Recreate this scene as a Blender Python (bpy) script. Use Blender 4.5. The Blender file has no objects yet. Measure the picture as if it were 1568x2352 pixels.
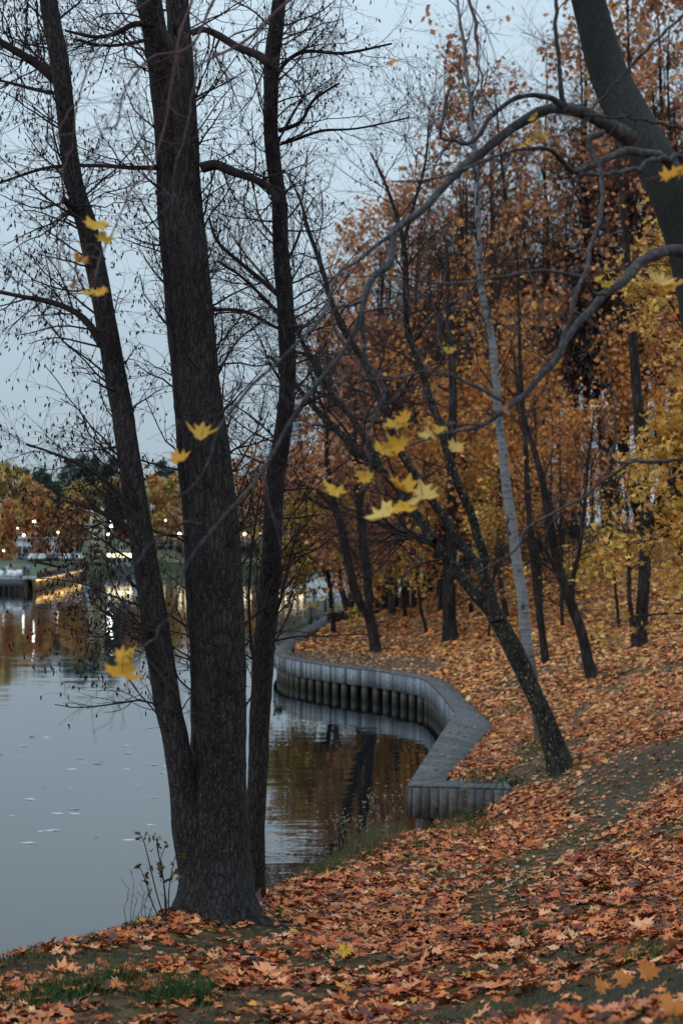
import bpy, math, random
import numpy as np
from mathutils import Vector

RNG = np.random.default_rng(7)
random.seed(7)
SC = bpy.context.scene
COL = SC.collection
PI = math.pi
R = math.radians

# ------------------------------------------------------------------ camera model (photo measured on a 1568 x 2352 sheet)
F, CX, CY, HZ, CAMZ = 3267.0, 784.0, 1176.0, 1252.0, 6.1
PITCH = math.atan((HZ - CY) / F)
CAM = np.array([0.0, 0.0, CAMZ])


def ray(px, py):
    u, v = (px - CX) / F, (CY - py) / F
    y = -v * math.sin(PITCH) + math.cos(PITCH)
    z = v * math.cos(PITCH) + math.sin(PITCH)
    return np.array([u / y, 1.0, z / y])


def P(px, py, d):
    return CAM + ray(px, py) * d


# ------------------------------------------------------------------ numpy helpers
def hash3(i, j, k, seed=0):
    n = (i * 374761393 + j * 668265263 + k * 2147483647 + seed * 974634777) & 0x7FFFFFFF
    n = ((n ^ (n >> 13)) * 1274126177) & 0x7FFFFFFF
    n = (n ^ (n >> 16)) & 0xFFFF
    return n / 65535.0


def vnoise(x, y, z, seed=0):
    x, y, z = np.broadcast_arrays(np.asarray(x, float), np.asarray(y, float), np.asarray(z, float))
    xi, yi, zi = (np.floor(a).astype(np.int64) for a in (x, y, z))
    fx, fy, fz = x - xi, y - yi, z - zi
    fx, fy, fz = (f * f * (3 - 2 * f) for f in (fx, fy, fz))
    r = 0
    for a in (0, 1):
        for b in (0, 1):
            for c in (0, 1):
                w = (fx if a else 1 - fx) * (fy if b else 1 - fy) * (fz if c else 1 - fz)
                r = r + w * hash3(xi + a, yi + b, zi + c, seed)
    return r


def fbm(x, y, z=0.0, seed=0, o=3):
    r, a, t = 0, 1.0, 0
    x, y, z = (np.asarray(q, float) for q in (x, y, z))
    for k in range(o):
        r = r + a * vnoise(x * 2 ** k, y * 2 ** k, z * 2 ** k + 0.5, seed + k)
        t += a
        a *= 0.5
    return r / t


def norm(v):
    return v / np.maximum(np.linalg.norm(v, axis=-1, keepdims=True), 1e-9)


def smooth(pts, n):
    """Catmull-Rom through pts (any number of columns), n points evenly by length of the first three."""
    p = np.asarray(pts, float)
    if len(p) == 2:
        t = np.linspace(0, 1, n)[:, None]
        return p[0] * (1 - t) + p[1] * t
    q = np.vstack([2 * p[0] - p[1], p, 2 * p[-1] - p[-2]])
    out = []
    for i in range(1, len(q) - 2):
        t = np.linspace(0, 1, 12, endpoint=False)[:, None]
        a, b, c, d = q[i - 1], q[i], q[i + 1], q[i + 2]
        out.append(0.5 * (2 * b + (c - a) * t + (2 * a - 5 * b + 4 * c - d) * t ** 2 + (3 * b - a - 3 * c + d) * t ** 3))
    out.append(p[-1:])
    o = np.vstack(out)
    k = min(3, o.shape[1])
    s = np.concatenate([[0], np.cumsum(np.linalg.norm(np.diff(o[:, :k], axis=0), axis=1))])
    t = np.linspace(0, s[-1], n)
    return np.stack([np.interp(t, s, o[:, j]) for j in range(o.shape[1])], 1)


class MB:
    """collects vertices, quads, triangles and a colour per vertex; build() links them as one mesh object"""

    def __init__(s):
        s.v, s.q, s.t, s.c, s.n = [], [], [], [], 0

    def add(s, v, q=None, t=None, c=None):
        v = np.asarray(v, float).reshape(-1, 3)
        if q is not None and len(q):
            s.q.append(np.asarray(q, np.int64).reshape(-1, 4) + s.n)
        if t is not None and len(t):
            s.t.append(np.asarray(t, np.int64).reshape(-1, 3) + s.n)
        s.v.append(v)
        c = np.ones((len(v), 3)) * 0.5 if c is None else np.broadcast_to(np.asarray(c, float).reshape(-1, 3), (len(v), 3))
        s.c.append(c)
        s.n += len(v)
        return s

    def box(s, c, sx, sy, sz, rz=0.0, col=None, taper=1.0):
        x, y = sx / 2, sy / 2
        v = np.array([(-x, -y, 0), (x, -y, 0), (x, y, 0), (-x, y, 0)], float)
        w = v.copy() * taper
        w[:, 2] = sz
        v = np.vstack([v, w])
        ca, sa = math.cos(rz), math.sin(rz)
        v = np.stack([v[:, 0] * ca - v[:, 1] * sa, v[:, 0] * sa + v[:, 1] * ca, v[:, 2]], 1) + np.asarray(c, float)
        return s.add(v, [(3, 2, 1, 0), (4, 5, 6, 7), (0, 1, 5, 4), (1, 2, 6, 5), (2, 3, 7, 6), (3, 0, 4, 7)], c=col)

    def hexa(s, lo, hi, col=None):
        """lo, hi: four corners each, in the same turn"""
        return s.add(np.vstack([lo, hi]), [(3, 2, 1, 0), (4, 5, 6, 7), (0, 1, 5, 4), (1, 2, 6, 5), (2, 3, 7, 6), (3, 0, 4, 7)], c=col)

    def tubes(s, Pt, Rd, S=4, col=None):
        Pt = np.asarray(Pt, float)
        Rd = np.asarray(Rd, float)
        if Pt.ndim == 2:
            Pt, Rd = Pt[None], Rd[None]
        N, K, _ = Pt.shape
        T = norm(np.gradient(Pt, axis=1))
        m = norm(T.mean(1))
        ref = np.where(np.abs(m[:, 2:3]) > 0.8, np.array([[1.0, 0.15, 0]]), np.array([[0, 0.1, 1.0]]))
        n1 = norm(np.cross(T, ref[:, None, :]))
        n2 = np.cross(T, n1)
        a = np.linspace(0, 2 * PI, S, endpoint=False)
        V = Pt[:, :, None, :] + Rd[:, :, None, None] * (n1[:, :, None, :] * np.cos(a)[None, None, :, None] + n2[:, :, None, :] * np.sin(a)[None, None, :, None])
        k = np.arange(K - 1)[:, None] * S
        j = np.arange(S)[None, :]
        jn = (j + 1) % S
        q = np.stack([k + j, k + jn, k + S + jn, k + S + j], -1).reshape(-1, 4)
        Q = (q[None] + (np.arange(N) * K * S)[:, None, None]).reshape(-1, 4)
        t = []
        if S == 4:
            caps = np.array([[(K - 1) * S + i for i in range(4)]])
            Q = np.vstack([Q, (caps[None] + (np.arange(N) * K * S)[:, None, None]).reshape(-1, 4)])
        elif S == 3:
            caps = np.array([[(K - 1) * S + i for i in range(3)]])
            t = (caps[None] + (np.arange(N) * K * S)[:, None, None]).reshape(-1, 3)
        else:
            caps = np.array([[(K - 1) * S, (K - 1) * S + i, (K - 1) * S + i + 1] for i in range(1, S - 1)])
            t = (caps[None] + (np.arange(N) * K * S)[:, None, None]).reshape(-1, 3)
        if col is not None:
            col = np.asarray(col, float)
            if col.ndim == 2 and len(col) == N:
                col = np.repeat(col, K * S, 0)
        return s.add(V.reshape(-1, 3), Q, t, col)

    def leaves(s, pos, nrm, size, shape, col, rng, curl=0.25, spin=None):
        """leaf blades: a unit outline turned to nrm and spun at random"""
        N = len(pos)
        if N == 0:
            return s
        o = np.asarray(shape, float)
        n = len(o)
        z = norm(np.asarray(nrm, float))
        r = rng.normal(size=(N, 3)) if spin is None else np.asarray(spin, float)
        x = norm(np.cross(r, z))
        y = np.cross(z, x)
        cl = curl * rng.uniform(-0.4, 1.6, (N, 1))
        fd = rng.uniform(-0.3, 0.5, (N, 1))
        lz = cl * (o[:, 0] ** 2 + o[:, 1] ** 2)[None] + fd * np.abs(o[:, 0])[None] * curl * 2 + rng.normal(size=(N, n)) * 0.05
        size = np.broadcast_to(np.asarray(size, float), (N,))[:, None, None]
        V = np.asarray(pos)[:, None, :] + size * (o[None, :, 0:1] * x[:, None, :] + o[None, :, 1:2] * y[:, None, :] + lz[:, :, None] * z[:, None, :])
        c = np.repeat(np.asarray(col, float), n, 0)
        if n == 4:
            q = (np.arange(4)[None] + (np.arange(N) * 4)[:, None])
            return s.add(V.reshape(-1, 3), q, None, c)
        f = np.array([(0, i, i + 1 if i + 1 < n else 1) for i in range(1, n)])
        t = (f[None] + (np.arange(N) * n)[:, None, None]).reshape(-1, 3)
        return s.add(V.reshape(-1, 3), None, t, c)

    def build(s, name, mat, parent=None, shade=False, off=None):
        v = np.vstack(s.v)
        c = np.vstack(s.c)
        if off is not None:
            v = v - np.asarray(off, float)
        q = np.vstack(s.q) if s.q else np.zeros((0, 4), np.int64)
        t = np.vstack(s.t) if s.t else np.zeros((0, 3), np.int64)
        me = bpy.data.meshes.new(name)
        me.vertices.add(len(v))
        me.vertices.foreach_set('co', v.astype(np.float32).ravel())
        li = np.concatenate([q.ravel(), t.ravel()]).astype(np.int32)
        me.loops.add(len(li))
        me.loops.foreach_set('vertex_index', li)
        st = np.concatenate([np.arange(len(q)) * 4, len(q) * 4 + np.arange(len(t)) * 3]).astype(np.int32)
        tot = np.concatenate([np.full(len(q), 4), np.full(len(t), 3)]).astype(np.int32)
        me.polygons.add(len(st))
        me.polygons.foreach_set('loop_start', st)
        me.polygons.foreach_set('loop_total', tot)
        if shade:
            me.polygons.foreach_set('use_smooth', np.ones(len(st), bool))
        a = me.attributes.new('Col', 'FLOAT_COLOR', 'POINT')
        a.data.foreach_set('color', np.hstack([c, np.ones((len(c), 1))]).astype(np.float32).ravel())
        me.update(calc_edges=True)
        me.materials.append(mat)
        o = bpy.data.objects.new(name, me)
        COL.objects.link(o)
        if parent is not None:
            o.parent = parent
        return o


def tag(o, label=None, cat=None, group=None, kind=None):
    if label:
        o['label'] = label
    if cat:
        o['category'] = cat
    if group:
        o['group'] = group
    if kind:
        o['kind'] = kind
    return o


def thing(name, label, cat, loc=(0, 0, 0), group=None, rz=0.0):
    o = bpy.data.objects.new(name, None)
    COL.objects.link(o)
    o.location = [float(a) for a in loc]
    o.rotation_euler = (0, 0, rz)
    o.empty_display_size = 0.3
    return tag(o, label, cat, group)


def dup(root, loc, rz=0.0, scale=None, label=None, group=None):
    def cp(o, parent):
        c = o.copy()
        COL.objects.link(c)
        c.parent = parent
        for ch in [x for x in bpy.data.objects if x.parent == o]:
            cp(ch, c)
        return c
    r = cp(root, None)
    r.location = [float(a) for a in loc]
    r.rotation_euler = (0, 0, rz)
    if scale is not None:
        r.scale = scale if hasattr(scale, '__len__') else (scale,) * 3
    return tag(r, label, None, group)


# ------------------------------------------------------------------ materials
def new_mat(name):
    m = bpy.data.materials.new(name)
    m.use_nodes = True
    nt = m.node_tree
    return m, nt, nt.nodes, nt.links, nt.nodes['Principled BSDF']


def nd(nt, typ, **kw):
    n = nt.nodes.new(typ)
    for k, v in kw.items():
        if k.startswith('i_'):
            n.inputs[k[2:].replace('_', ' ')].default_value = v
        else:
            setattr(n, k, v)
    return n


def ramp(nt, stops):
    n = nt.nodes.new('ShaderNodeValToRGB')
    e = n.color_ramp.elements
    while len(e) < len(stops):
        e.new(0.5)
    for el, (p, c) in zip(e, stops):
        el.position = p
        el.color = (*c, 1) if len(c) == 3 else c
    return n


def mixc(nt, a, b, fac, blend='MIX'):
    n = nt.nodes.new('ShaderNodeMix')
    n.data_type = 'RGBA'
    n.blend_type = blend
    for sock, v in ((n.inputs[0], fac), (n.inputs[6], a), (n.inputs[7], b)):
        if hasattr(v, 'is_linked'):
            nt.links.new(v, sock)
        elif isinstance(v, (tuple, list)):
            sock.default_value = (*v, 1) if len(v) == 3 else v
        else:
            sock.default_value = v
    return n.outputs[2]


def coords(nt, scale, src='Object'):
    tc = nt.nodes.new('ShaderNodeTexCoord')
    mp = nt.nodes.new('ShaderNodeMapping')
    mp.inputs['Scale'].default_value = scale
    nt.links.new(tc.outputs[src], mp.inputs[0])
    return mp.outputs[0]


def bump(nt, b, h, strength, dist=0.02):
    n = nt.nodes.new('ShaderNodeBump')
    n.inputs['Strength'].default_value = strength
    n.inputs['Distance'].default_value = dist
    nt.links.new(h, n.inputs['Height'])
    nt.links.new(n.outputs[0], b.inputs['Normal'])


def bark_mat(name, dark, mid, fleck, fleck_amt=0.62, scale=14.0, stretch=0.22, moss=None, bump_s=0.9, moss_lo=0.55):
    m, nt, N, L, b = new_mat(name)
    v = coords(nt, (scale, scale, scale * stretch))
    n1 = nd(nt, 'ShaderNodeTexNoise', i_Scale=1.0, i_Detail=5.0, i_Roughness=0.65)
    L.new(v, n1.inputs['Vector'])
    vo = nd(nt, 'ShaderNodeTexVoronoi', i_Scale=1.3)
    vo.feature = 'DISTANCE_TO_EDGE'
    wn = nd(nt, 'ShaderNodeMix', data_type='VECTOR')
    wn.inputs[0].default_value = 0.55
    L.new(v, wn.inputs[4])
    L.new(n1.outputs['Color'], wn.inputs[5])
    L.new(wn.outputs[1], vo.inputs['Vector'])
    r1 = ramp(nt, [(0.0, dark), (0.3, mid), (1.0, tuple(x * 1.25 for x in mid))])
    L.new(vo.outputs['Distance'], r1.inputs[0])
    v2 = coords(nt, (scale * 2.3, scale * 2.3, scale * 1.0))
    n2 = nd(nt, 'ShaderNodeTexNoise', i_Scale=1.0, i_Detail=3.0)
    L.new(v2, n2.inputs['Vector'])
    r2 = ramp(nt, [(fleck_amt, (0, 0, 0)), (min(0.99, fleck_amt + 0.1), (1, 1, 1))])
    L.new(n2.outputs[0], r2.inputs[0])
    n3 = nd(nt, 'ShaderNodeTexNoise', i_Scale=1.6, i_Detail=4.0)
    L.new(coords(nt, (1, 1, 0.6)), n3.inputs['Vector'])
    r3 = ramp(nt, [(0.33, (0.5, 0.5, 0.52)), (0.7, (1.45, 1.42, 1.38))])
    L.new(n3.outputs[0], r3.inputs[0])
    c = mixc(nt, r1.outputs[0], r3.outputs[0], 1.0, 'MULTIPLY')
    c = mixc(nt, c, fleck, r2.outputs[0])
    if moss:
        n4 = nd(nt, 'ShaderNodeTexNoise', i_Scale=2.2, i_Detail=6.0, i_Roughness=0.7)
        L.new(coords(nt, (1, 1, 0.35)), n4.inputs['Vector'])
        r4 = ramp(nt, [(moss_lo, (0, 0, 0)), (moss_lo + 0.14, (0.8, 0.8, 0.8))])
        L.new(n4.outputs[0], r4.inputs[0])
        c = mixc(nt, c, moss, r4.outputs[0])
    L.new(c, b.inputs['Base Color'])
    b.inputs['Roughness'].default_value = 0.92
    b.inputs['Specular IOR Level'].default_value = 0.25
    md = nd(nt, 'ShaderNodeMath', operation='ADD')
    L.new(vo.outputs['Distance'], md.inputs[0])
    L.new(n1.outputs[0], md.inputs[1])
    bump(nt, b, md.outputs[0], bump_s, 0.03)
    return m


def attr_mat(name, rough=0.75, spec=0.25, transl=0.0, gain=1.0, noise=0.0, nscale=40.0):
    m, nt, N, L, b = new_mat(name)
    a = nd(nt, 'ShaderNodeAttribute', attribute_name='Col')
    c = a.outputs['Color']
    if gain != 1.0:
        c = mixc(nt, c, (gain, gain, gain), 1.0, 'MULTIPLY')
    if noise:
        n = nd(nt, 'ShaderNodeTexNoise', i_Scale=nscale, i_Detail=3.0)
        L.new(coords(nt, (1, 1, 1)), n.inputs['Vector'])
        r = ramp(nt, [(0.3, (1 - noise,) * 3), (0.7, (1 + noise,) * 3)])
        L.new(n.outputs[0], r.inputs[0])
        c = mixc(nt, c, r.outputs[0], 1.0, 'MULTIPLY')
    L.new(c, b.inputs['Base Color'])
    b.inputs['Roughness'].default_value = rough
    b.inputs['Specular IOR Level'].default_value = spec
    if transl:
        tr = nd(nt, 'ShaderNodeBsdfTranslucent')
        L.new(c, tr.inputs[0])
        mx = nd(nt, 'ShaderNodeMixShader')
        mx.inputs[0].default_value = transl
        L.new(b.outputs[0], mx.inputs[1])
        L.new(tr.outputs[0], mx.inputs[2])
        L.new(mx.outputs[0], N['Material Output'].inputs[0])
    return m


def plain(name, col, rough=0.7, metal=0.0, spec=0.4, noise=0.15, nscale=6.0):
    m, nt, N, L, b = new_mat(name)
    n = nd(nt, 'ShaderNodeTexNoise', i_Scale=nscale, i_Detail=4.0)
    L.new(coords(nt, (1, 1, 1)), n.inputs['Vector'])
    r = ramp(nt, [(0.3, tuple(x * (1 - noise) for x in col)), (0.7, tuple(min(1, x * (1 + noise)) for x in col))])
    L.new(n.outputs[0], r.inputs[0])
    L.new(r.outputs[0], b.inputs['Base Color'])
    b.inputs['Roughness'].default_value = rough
    b.inputs['Metallic'].default_value = metal
    b.inputs['Specular IOR Level'].default_value = spec
    return m


def lamp_mat(name, col, s):
    m, nt, N, L, b = new_mat(name)
    b.inputs['Base Color'].default_value = (*col, 1)
    b.inputs['Emission Color'].default_value = (*col, 1)
    b.inputs['Emission Strength'].default_value = s
    return m


def birch_mat():
    m, nt, N, L, b = new_mat('birch_bark')
    n = nd(nt, 'ShaderNodeTexNoise', i_Scale=1.0, i_Detail=4.0)
    L.new(coords(nt, (3.0, 3.0, 16.0)), n.inputs['Vector'])
    r = ramp(nt, [(0.30, (0.05, 0.045, 0.045)), (0.42, (0.15, 0.155, 0.165)), (0.75, (0.255, 0.27, 0.285))])
    L.new(n.outputs[0], r.inputs[0])
    k = nd(nt, 'ShaderNodeTexNoise', i_Scale=1.0, i_Detail=2.0)
    L.new(coords(nt, (3.2, 3.2, 1.9)), k.inputs['Vector'])
    rk = ramp(nt, [(0.66, (0, 0, 0)), (0.70, (1, 1, 1))])
    L.new(k.outputs[0], rk.inputs[0])
    c = mixc(nt, r.outputs[0], (0.022, 0.02, 0.02), rk.outputs[0])
    sp = nd(nt, 'ShaderNodeSeparateXYZ')
    tc = nd(nt, 'ShaderNodeTexCoord')
    L.new(tc.outputs['Object'], sp.inputs[0])
    rz = ramp(nt, [(0.0, (1, 1, 1)), (0.16, (0.9, 0.9, 0.9)), (0.24, (0, 0, 0))])
    mr = nd(nt, 'ShaderNodeMapRange')
    mr.inputs[1].default_value = 0.0
    mr.inputs[2].default_value = 10.0
    L.new(sp.outputs['Z'], mr.inputs[0])
    L.new(mr.outputs[0], rz.inputs[0])
    c = mixc(nt, c, (0.085, 0.05, 0.042), rz.outputs[0])
    L.new(c, b.inputs['Base Color'])
    b.inputs['Roughness'].default_value = 0.8
    bump(nt, b, n.outputs[0], 0.4, 0.01)
    return m


def ground_mat():
    m, nt, N, L, b = new_mat('leaf_littered_earth')
    a = nd(nt, 'ShaderNodeAttribute', attribute_name='Col')      # red: bare path, green: grass share
    sp = nd(nt, 'ShaderNodeSeparateColor')
    L.new(a.outputs['Color'], sp.inputs[0])
    v = coords(nt, (1, 1, 1))
    vo = nd(nt, 'ShaderNodeTexVoronoi', i_Scale=9.0)
    dn = nd(nt, 'ShaderNodeTexNoise', i_Scale=11.0, i_Detail=2.0)
    L.new(v, dn.inputs['Vector'])
    wv = nd(nt, 'ShaderNodeMix', data_type='VECTOR')
    wv.inputs[0].default_value = 0.12
    L.new(v, wv.inputs[4])
    L.new(dn.outputs['Color'], wv.inputs[5])
    L.new(wv.outputs[1], vo.inputs['Vector'])
    rs = nd(nt, 'ShaderNodeSeparateColor')
    L.new(vo.outputs['Color'], rs.inputs[0])
    r = ramp(nt, [(0.0, (0.035, 0.018, 0.013)), (0.2, (0.10, 0.042, 0.02)), (0.45, (0.24, 0.085, 0.03)), (0.7, (0.34, 0.14, 0.06)), (1.0, (0.42, 0.24, 0.12))])
    L.new(rs.outputs[0], r.inputs[0])
    n = nd(nt, 'ShaderNodeTexNoise', i_Scale=26.0, i_Detail=6.0, i_Roughness=0.75)
    L.new(v, n.inputs['Vector'])
    soil = ramp(nt, [(0.3, (0.035, 0.027, 0.026)), (0.7, (0.145, 0.118, 0.108))])
    L.new(n.outputs[0], soil.inputs[0])
    gr = ramp(nt, [(0.3, (0.022, 0.026, 0.012)), (0.7, (0.10, 0.105, 0.05))])
    n2 = nd(nt, 'ShaderNodeTexNoise', i_Scale=40.0, i_Detail=5.0, i_Roughness=0.8)
    L.new(v, n2.inputs['Vector'])
    L.new(n2.outputs[0], gr.inputs[0])
    bare = mixc(nt, soil.outputs[0], gr.outputs[0], sp.outputs[1])
    c = mixc(nt, r.outputs[0], bare, sp.outputs[0])
    L.new(c, b.inputs['Base Color'])
    b.inputs['Roughness'].default_value = 0.95
    b.inputs['Specular IOR Level'].default_value = 0.15
    md = nd(nt, 'ShaderNodeMath', operation='ADD')
    L.new(vo.outputs['Distance'], md.inputs[0])
    L.new(n.outputs[0], md.inputs[1])
    bump(nt, b, md.outputs[0], 1.0, 0.06)
    return m


def water_mat():
    m, nt, N, L, b = new_mat('lake_water')
    b.inputs['Base Color'].default_value = (0.004, 0.007, 0.009, 1)
    b.inputs['Roughness'].default_value = 0.012
    b.inputs['IOR'].default_value = WATER_IOR
    b.inputs['Specular Tint'].default_value = (1, 1, 1, 1)
    n1 = nd(nt, 'ShaderNodeTexNoise', i_Scale=1.0, i_Detail=2.0, i_Roughness=0.5)
    L.new(coords(nt, (0.6, 1.7, 1)), n1.inputs['Vector'])
    n2 = nd(nt, 'ShaderNodeTexNoise', i_Scale=1.0, i_Detail=2.0)
    L.new(coords(nt, (0.10, 0.22, 1)), n2.inputs['Vector'])
    n3 = nd(nt, 'ShaderNodeTexNoise', i_Scale=1.0, i_Detail=1.0)
    L.new(coords(nt, (0.05, 0.05, 1)), n3.inputs['Vector'])
    r3 = ramp(nt, [(0.38, (0.25,) * 3), (0.62, (1, 1, 1))])
    L.new(n3.outputs[0], r3.inputs[0])
    mm = nd(nt, 'ShaderNodeMath', operation='MULTIPLY')
    L.new(n1.outputs[0], mm.inputs[0])
    L.new(r3.outputs[0], mm.inputs[1])
    md = nd(nt, 'ShaderNodeMath', operation='MULTIPLY_ADD')
    md.inputs[1].default_value = 1.6
    L.new(n2.outputs[0], md.inputs[0])
    L.new(mm.outputs[0], md.inputs[2])
    bump(nt, b, md.outputs[0], 0.2, 0.05)
    return m


WATER_IOR = 1.75
M_ALDER = bark_mat('alder_bark', (0.011, 0.010, 0.011), (0.046, 0.040, 0.041), (0.135, 0.125, 0.125), 0.60, 44.0, 0.22, moss=(0.042, 0.056, 0.054), moss_lo=0.58)
M_LEAN = bark_mat('flecked_bark', (0.010, 0.009, 0.008), (0.036, 0.032, 0.028), (0.30, 0.30, 0.30), 0.61, 15.0, 0.35, moss=(0.04, 0.044, 0.02), moss_lo=0.56)
M_MAPLE = bark_mat('maple_bark', (0.025, 0.027, 0.027), (0.036, 0.040, 0.039), (0.062, 0.067, 0.064), 0.66, 55.0, 0.5, moss=(0.06, 0.062, 0.025), bump_s=0.3, moss_lo=0.62)
M_BRANCH = bark_mat('maple_branch_bark', (0.035, 0.032, 0.036), (0.078, 0.077, 0.082), (0.13, 0.13, 0.13), 0.62, 40.0, 0.6, moss=(0.07, 0.068, 0.028), bump_s=0.2, moss_lo=0.60)
M_DARK = bark_mat('dark_bark', (0.012, 0.010, 0.010), (0.042, 0.034, 0.032), (0.075, 0.068, 0.065), 0.66, 10.0, 0.3)
M_TWIG = plain('twig_bark', (0.034, 0.024, 0.027), 0.9, 0, 0.2, 0.3, 3.0)
M_REDTWIG = plain('reddish_twig_bark', (0.085, 0.045, 0.05), 0.85, 0, 0.25, 0.3, 5.0)
M_BIRCH = birch_mat()
M_LEAF = attr_mat('dead_leaf', 0.7, 0.25, 0.0, 1.0)
M_TREELEAF = attr_mat('tree_leaf', 0.6, 0.3, 0.28, 0.92)
M_GRASS = attr_mat('grass_blade', 0.7, 0.2, 0.2, 1.0)
M_WOOD = attr_mat('weathered_timber', 0.85, 0.25, 0.0, 1.0, 0.3, 9.0)
M_CAT = plain('alder_catkin', (0.022, 0.013, 0.014), 0.9, 0, 0.1, 0.3, 20)
M_RAIL = plain('painted_rail_steel', (0.035, 0.06, 0.062), 0.5, 0.3)
M_WATER = water_mat()
M_GROUND = ground_mat()

# ------------------------------------------------------------------ leaf outlines
def mirror(h):
    return [(0.0, 0.0)] + h + [(-x, y) for x, y in h[::-1] if x > 1e-6]


MAPLE = mirror([(0, -0.26), (0.22, -0.42), (0.2, -0.25), (0.5, -0.2), (0.38, -0.06), (0.56, 0.16), (0.28, 0.12), (0.2, 0.2), (0.3, 0.42), (0.12, 0.36), (0, 0.66)])
MAPLE5 = mirror([(0, -0.24), (0.42, -0.28), (0.26, -0.03), (0.54, 0.2), (0.17, 0.2), (0, 0.64)])
DIAM = [(0, -0.5), (0.42, -0.02), (0, 0.55), (-0.42, 0.05)]
OVAL = mirror([(0, -0.5), (0.22, -0.25), (0.28, 0.02), (0.18, 0.32), (0, 0.58)])


def pal(n, rng, cols, w=None, var=0.18):
    cols = np.asarray(cols, float)
    w = None if w is None else np.asarray(w, float) / sum(w)
    c = cols[rng.choice(len(cols), n, p=w)]
    return np.clip(c * (1 + rng.normal(size=(n, 1)) * var) * (1 + rng.normal(size=(n, 3)) * 0.05), 0.004, 0.9)


PAL_GROUND = [(0.44, 0.145, 0.055), (0.36, 0.09, 0.03), (0.50, 0.225, 0.115), (0.10, 0.045, 0.036), (0.54, 0.30, 0.17), (0.50, 0.24, 0.05), (0.20, 0.036, 0.03), (0.54, 0.36, 0.20)]
W_GROUND = [6, 5, 4, 4, 1.3, 0.8, 0.8, 0.3]
PAL_OAK = [(0.56, 0.235, 0.12), (0.63, 0.30, 0.14), (0.42, 0.185, 0.12), (0.66, 0.35, 0.15)]
PAL_YEL = [(0.70, 0.43, 0.09), (0.78, 0.52, 0.13), (0.64, 0.33, 0.07), (0.72, 0.38, 0.10), (0.48, 0.28, 0.07)]
PAL_ORG = [(0.68, 0.28, 0.07), (0.60, 0.22, 0.06), (0.74, 0.37, 0.09), (0.52, 0.19, 0.06), (0.66, 0.32, 0.10)]
PAL_OLIVE = [(0.42, 0.29, 0.06), (0.50, 0.33, 0.055), (0.32, 0.24, 0.07), (0.56, 0.34, 0.06)]

# ------------------------------------------------------------------ terrain
TP = []


def tp(px, py, d):
    p = P(px, py, d)
    TP.append(p)


for a in [(0, 2210, 10), (200, 2160, 11.3), (400, 2115, 12.4), (500, 2103, 12.9), (600, 2048, 15), (700, 2005, 17.3), (800, 1962, 20), (880, 1925, 23.2),
          (784, 2352, 8.6), (400, 2352, 8.5), (0, 2352, 8.6), (1200, 2352, 7.0), (1568, 2352, 5.6), (1568, 2150, 10), (1300, 2150, 12), (1000, 2150, 12.6), (600, 2150, 12.2),
          (300, 2250, 9.8), (1568, 2000, 15), (1300, 2000, 18), (1000, 2000, 18.6), (1100, 1905, 25), (1300, 1905, 21.8), (1568, 1900, 19),
          (1285, 1760, 29.6), (1400, 1800, 25.5), (1568, 1790, 24), (1568, 1650, 33), (1355, 1560, 45), (1467, 1487, 50), (1250, 1525, 48), (1400, 1650, 37), (1240, 1620, 41),
          (1033, 1473, 65), (980, 1457, 72), (904, 1407, 88), (939, 1378, 98), (1146, 1418, 66), (1200, 1360, 74), (1200, 1300, 84), (1200, 1238, 98),
          (1500, 1380, 62), (1500, 1300, 72), (1500, 1242, 82), (1568, 1500, 44), (1568, 1400, 55), (1350, 1440, 58), (1350, 1300, 78), (1350, 1240, 92)]:
    tp(*a)
for a in [(1.2, 25.6, 0.32), (1.9, 27.8, 0.30), (2.5, 28.75, 0.5), (3.4, 28.5, 1.08), (2.0, 30.3, 1.17), (3.3, 34.5, 1.17), (4.2, 38.5, 1.18), (4.2, 44, 1.18), (4.1, 49, 1.18),
          (3.3, 54.5, 1.18), (0.9, 57.6, 1.17), (-0.8, 61, 1.18), (-1.9, 64.6, 1.18), (-2.1, 69, 1.18), (-1.6, 76, 1.18), (-0.7, 88, 1.19), (0.4, 102, 1.25), (2.6, 114, 1.35),
          (1.45, 64.3, 1.24), (-.4, 78, 1.2), (4.4, 29.3, 1.35), (3.6, 31.5, 1.2), (5, 41, 1.32),
          (5, 135, 1.5), (12, 160, 1.6), (10, 125, 3.5), (20, 150, 4.5), (20, 110, 6.8), (30, 90, 7.2), (40, 60, 7.5), (25, 40, 5.6), (20, 20, 5.0), (10, 8, 4.75), (15, 0, 5.2),
          (0, 2, 4.35), (0, -8, 4.9), (-8, -5, 4.0), (-6, 5, 3.6), (-15, -10, 4.2), (60, 120, 8.5), (60, 0, 7.5), (30, 170, 6.0), (80, 180, 8.0), (0, -30, 6.0)]:
    TP.append(np.array(a, float))
TP = np.array(TP)
_T0 = TP[:, :2]


def _U(r2):
    return 0.5 * r2 * np.log(np.maximum(r2, 1e-9))


_n = len(_T0)
_A = np.zeros((_n + 3, _n + 3))
_A[:_n, :_n] = _U(((_T0[:, None] - _T0[None]) ** 2).sum(-1)) + np.eye(_n) * 0.02
_A[:_n, _n] = 1
_A[:_n, _n + 1:] = _T0
_A[_n:, :_n] = _A[:_n, _n:].T
_W = np.linalg.solve(_A, np.concatenate([TP[:, 2], np.zeros(3)]))

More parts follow.
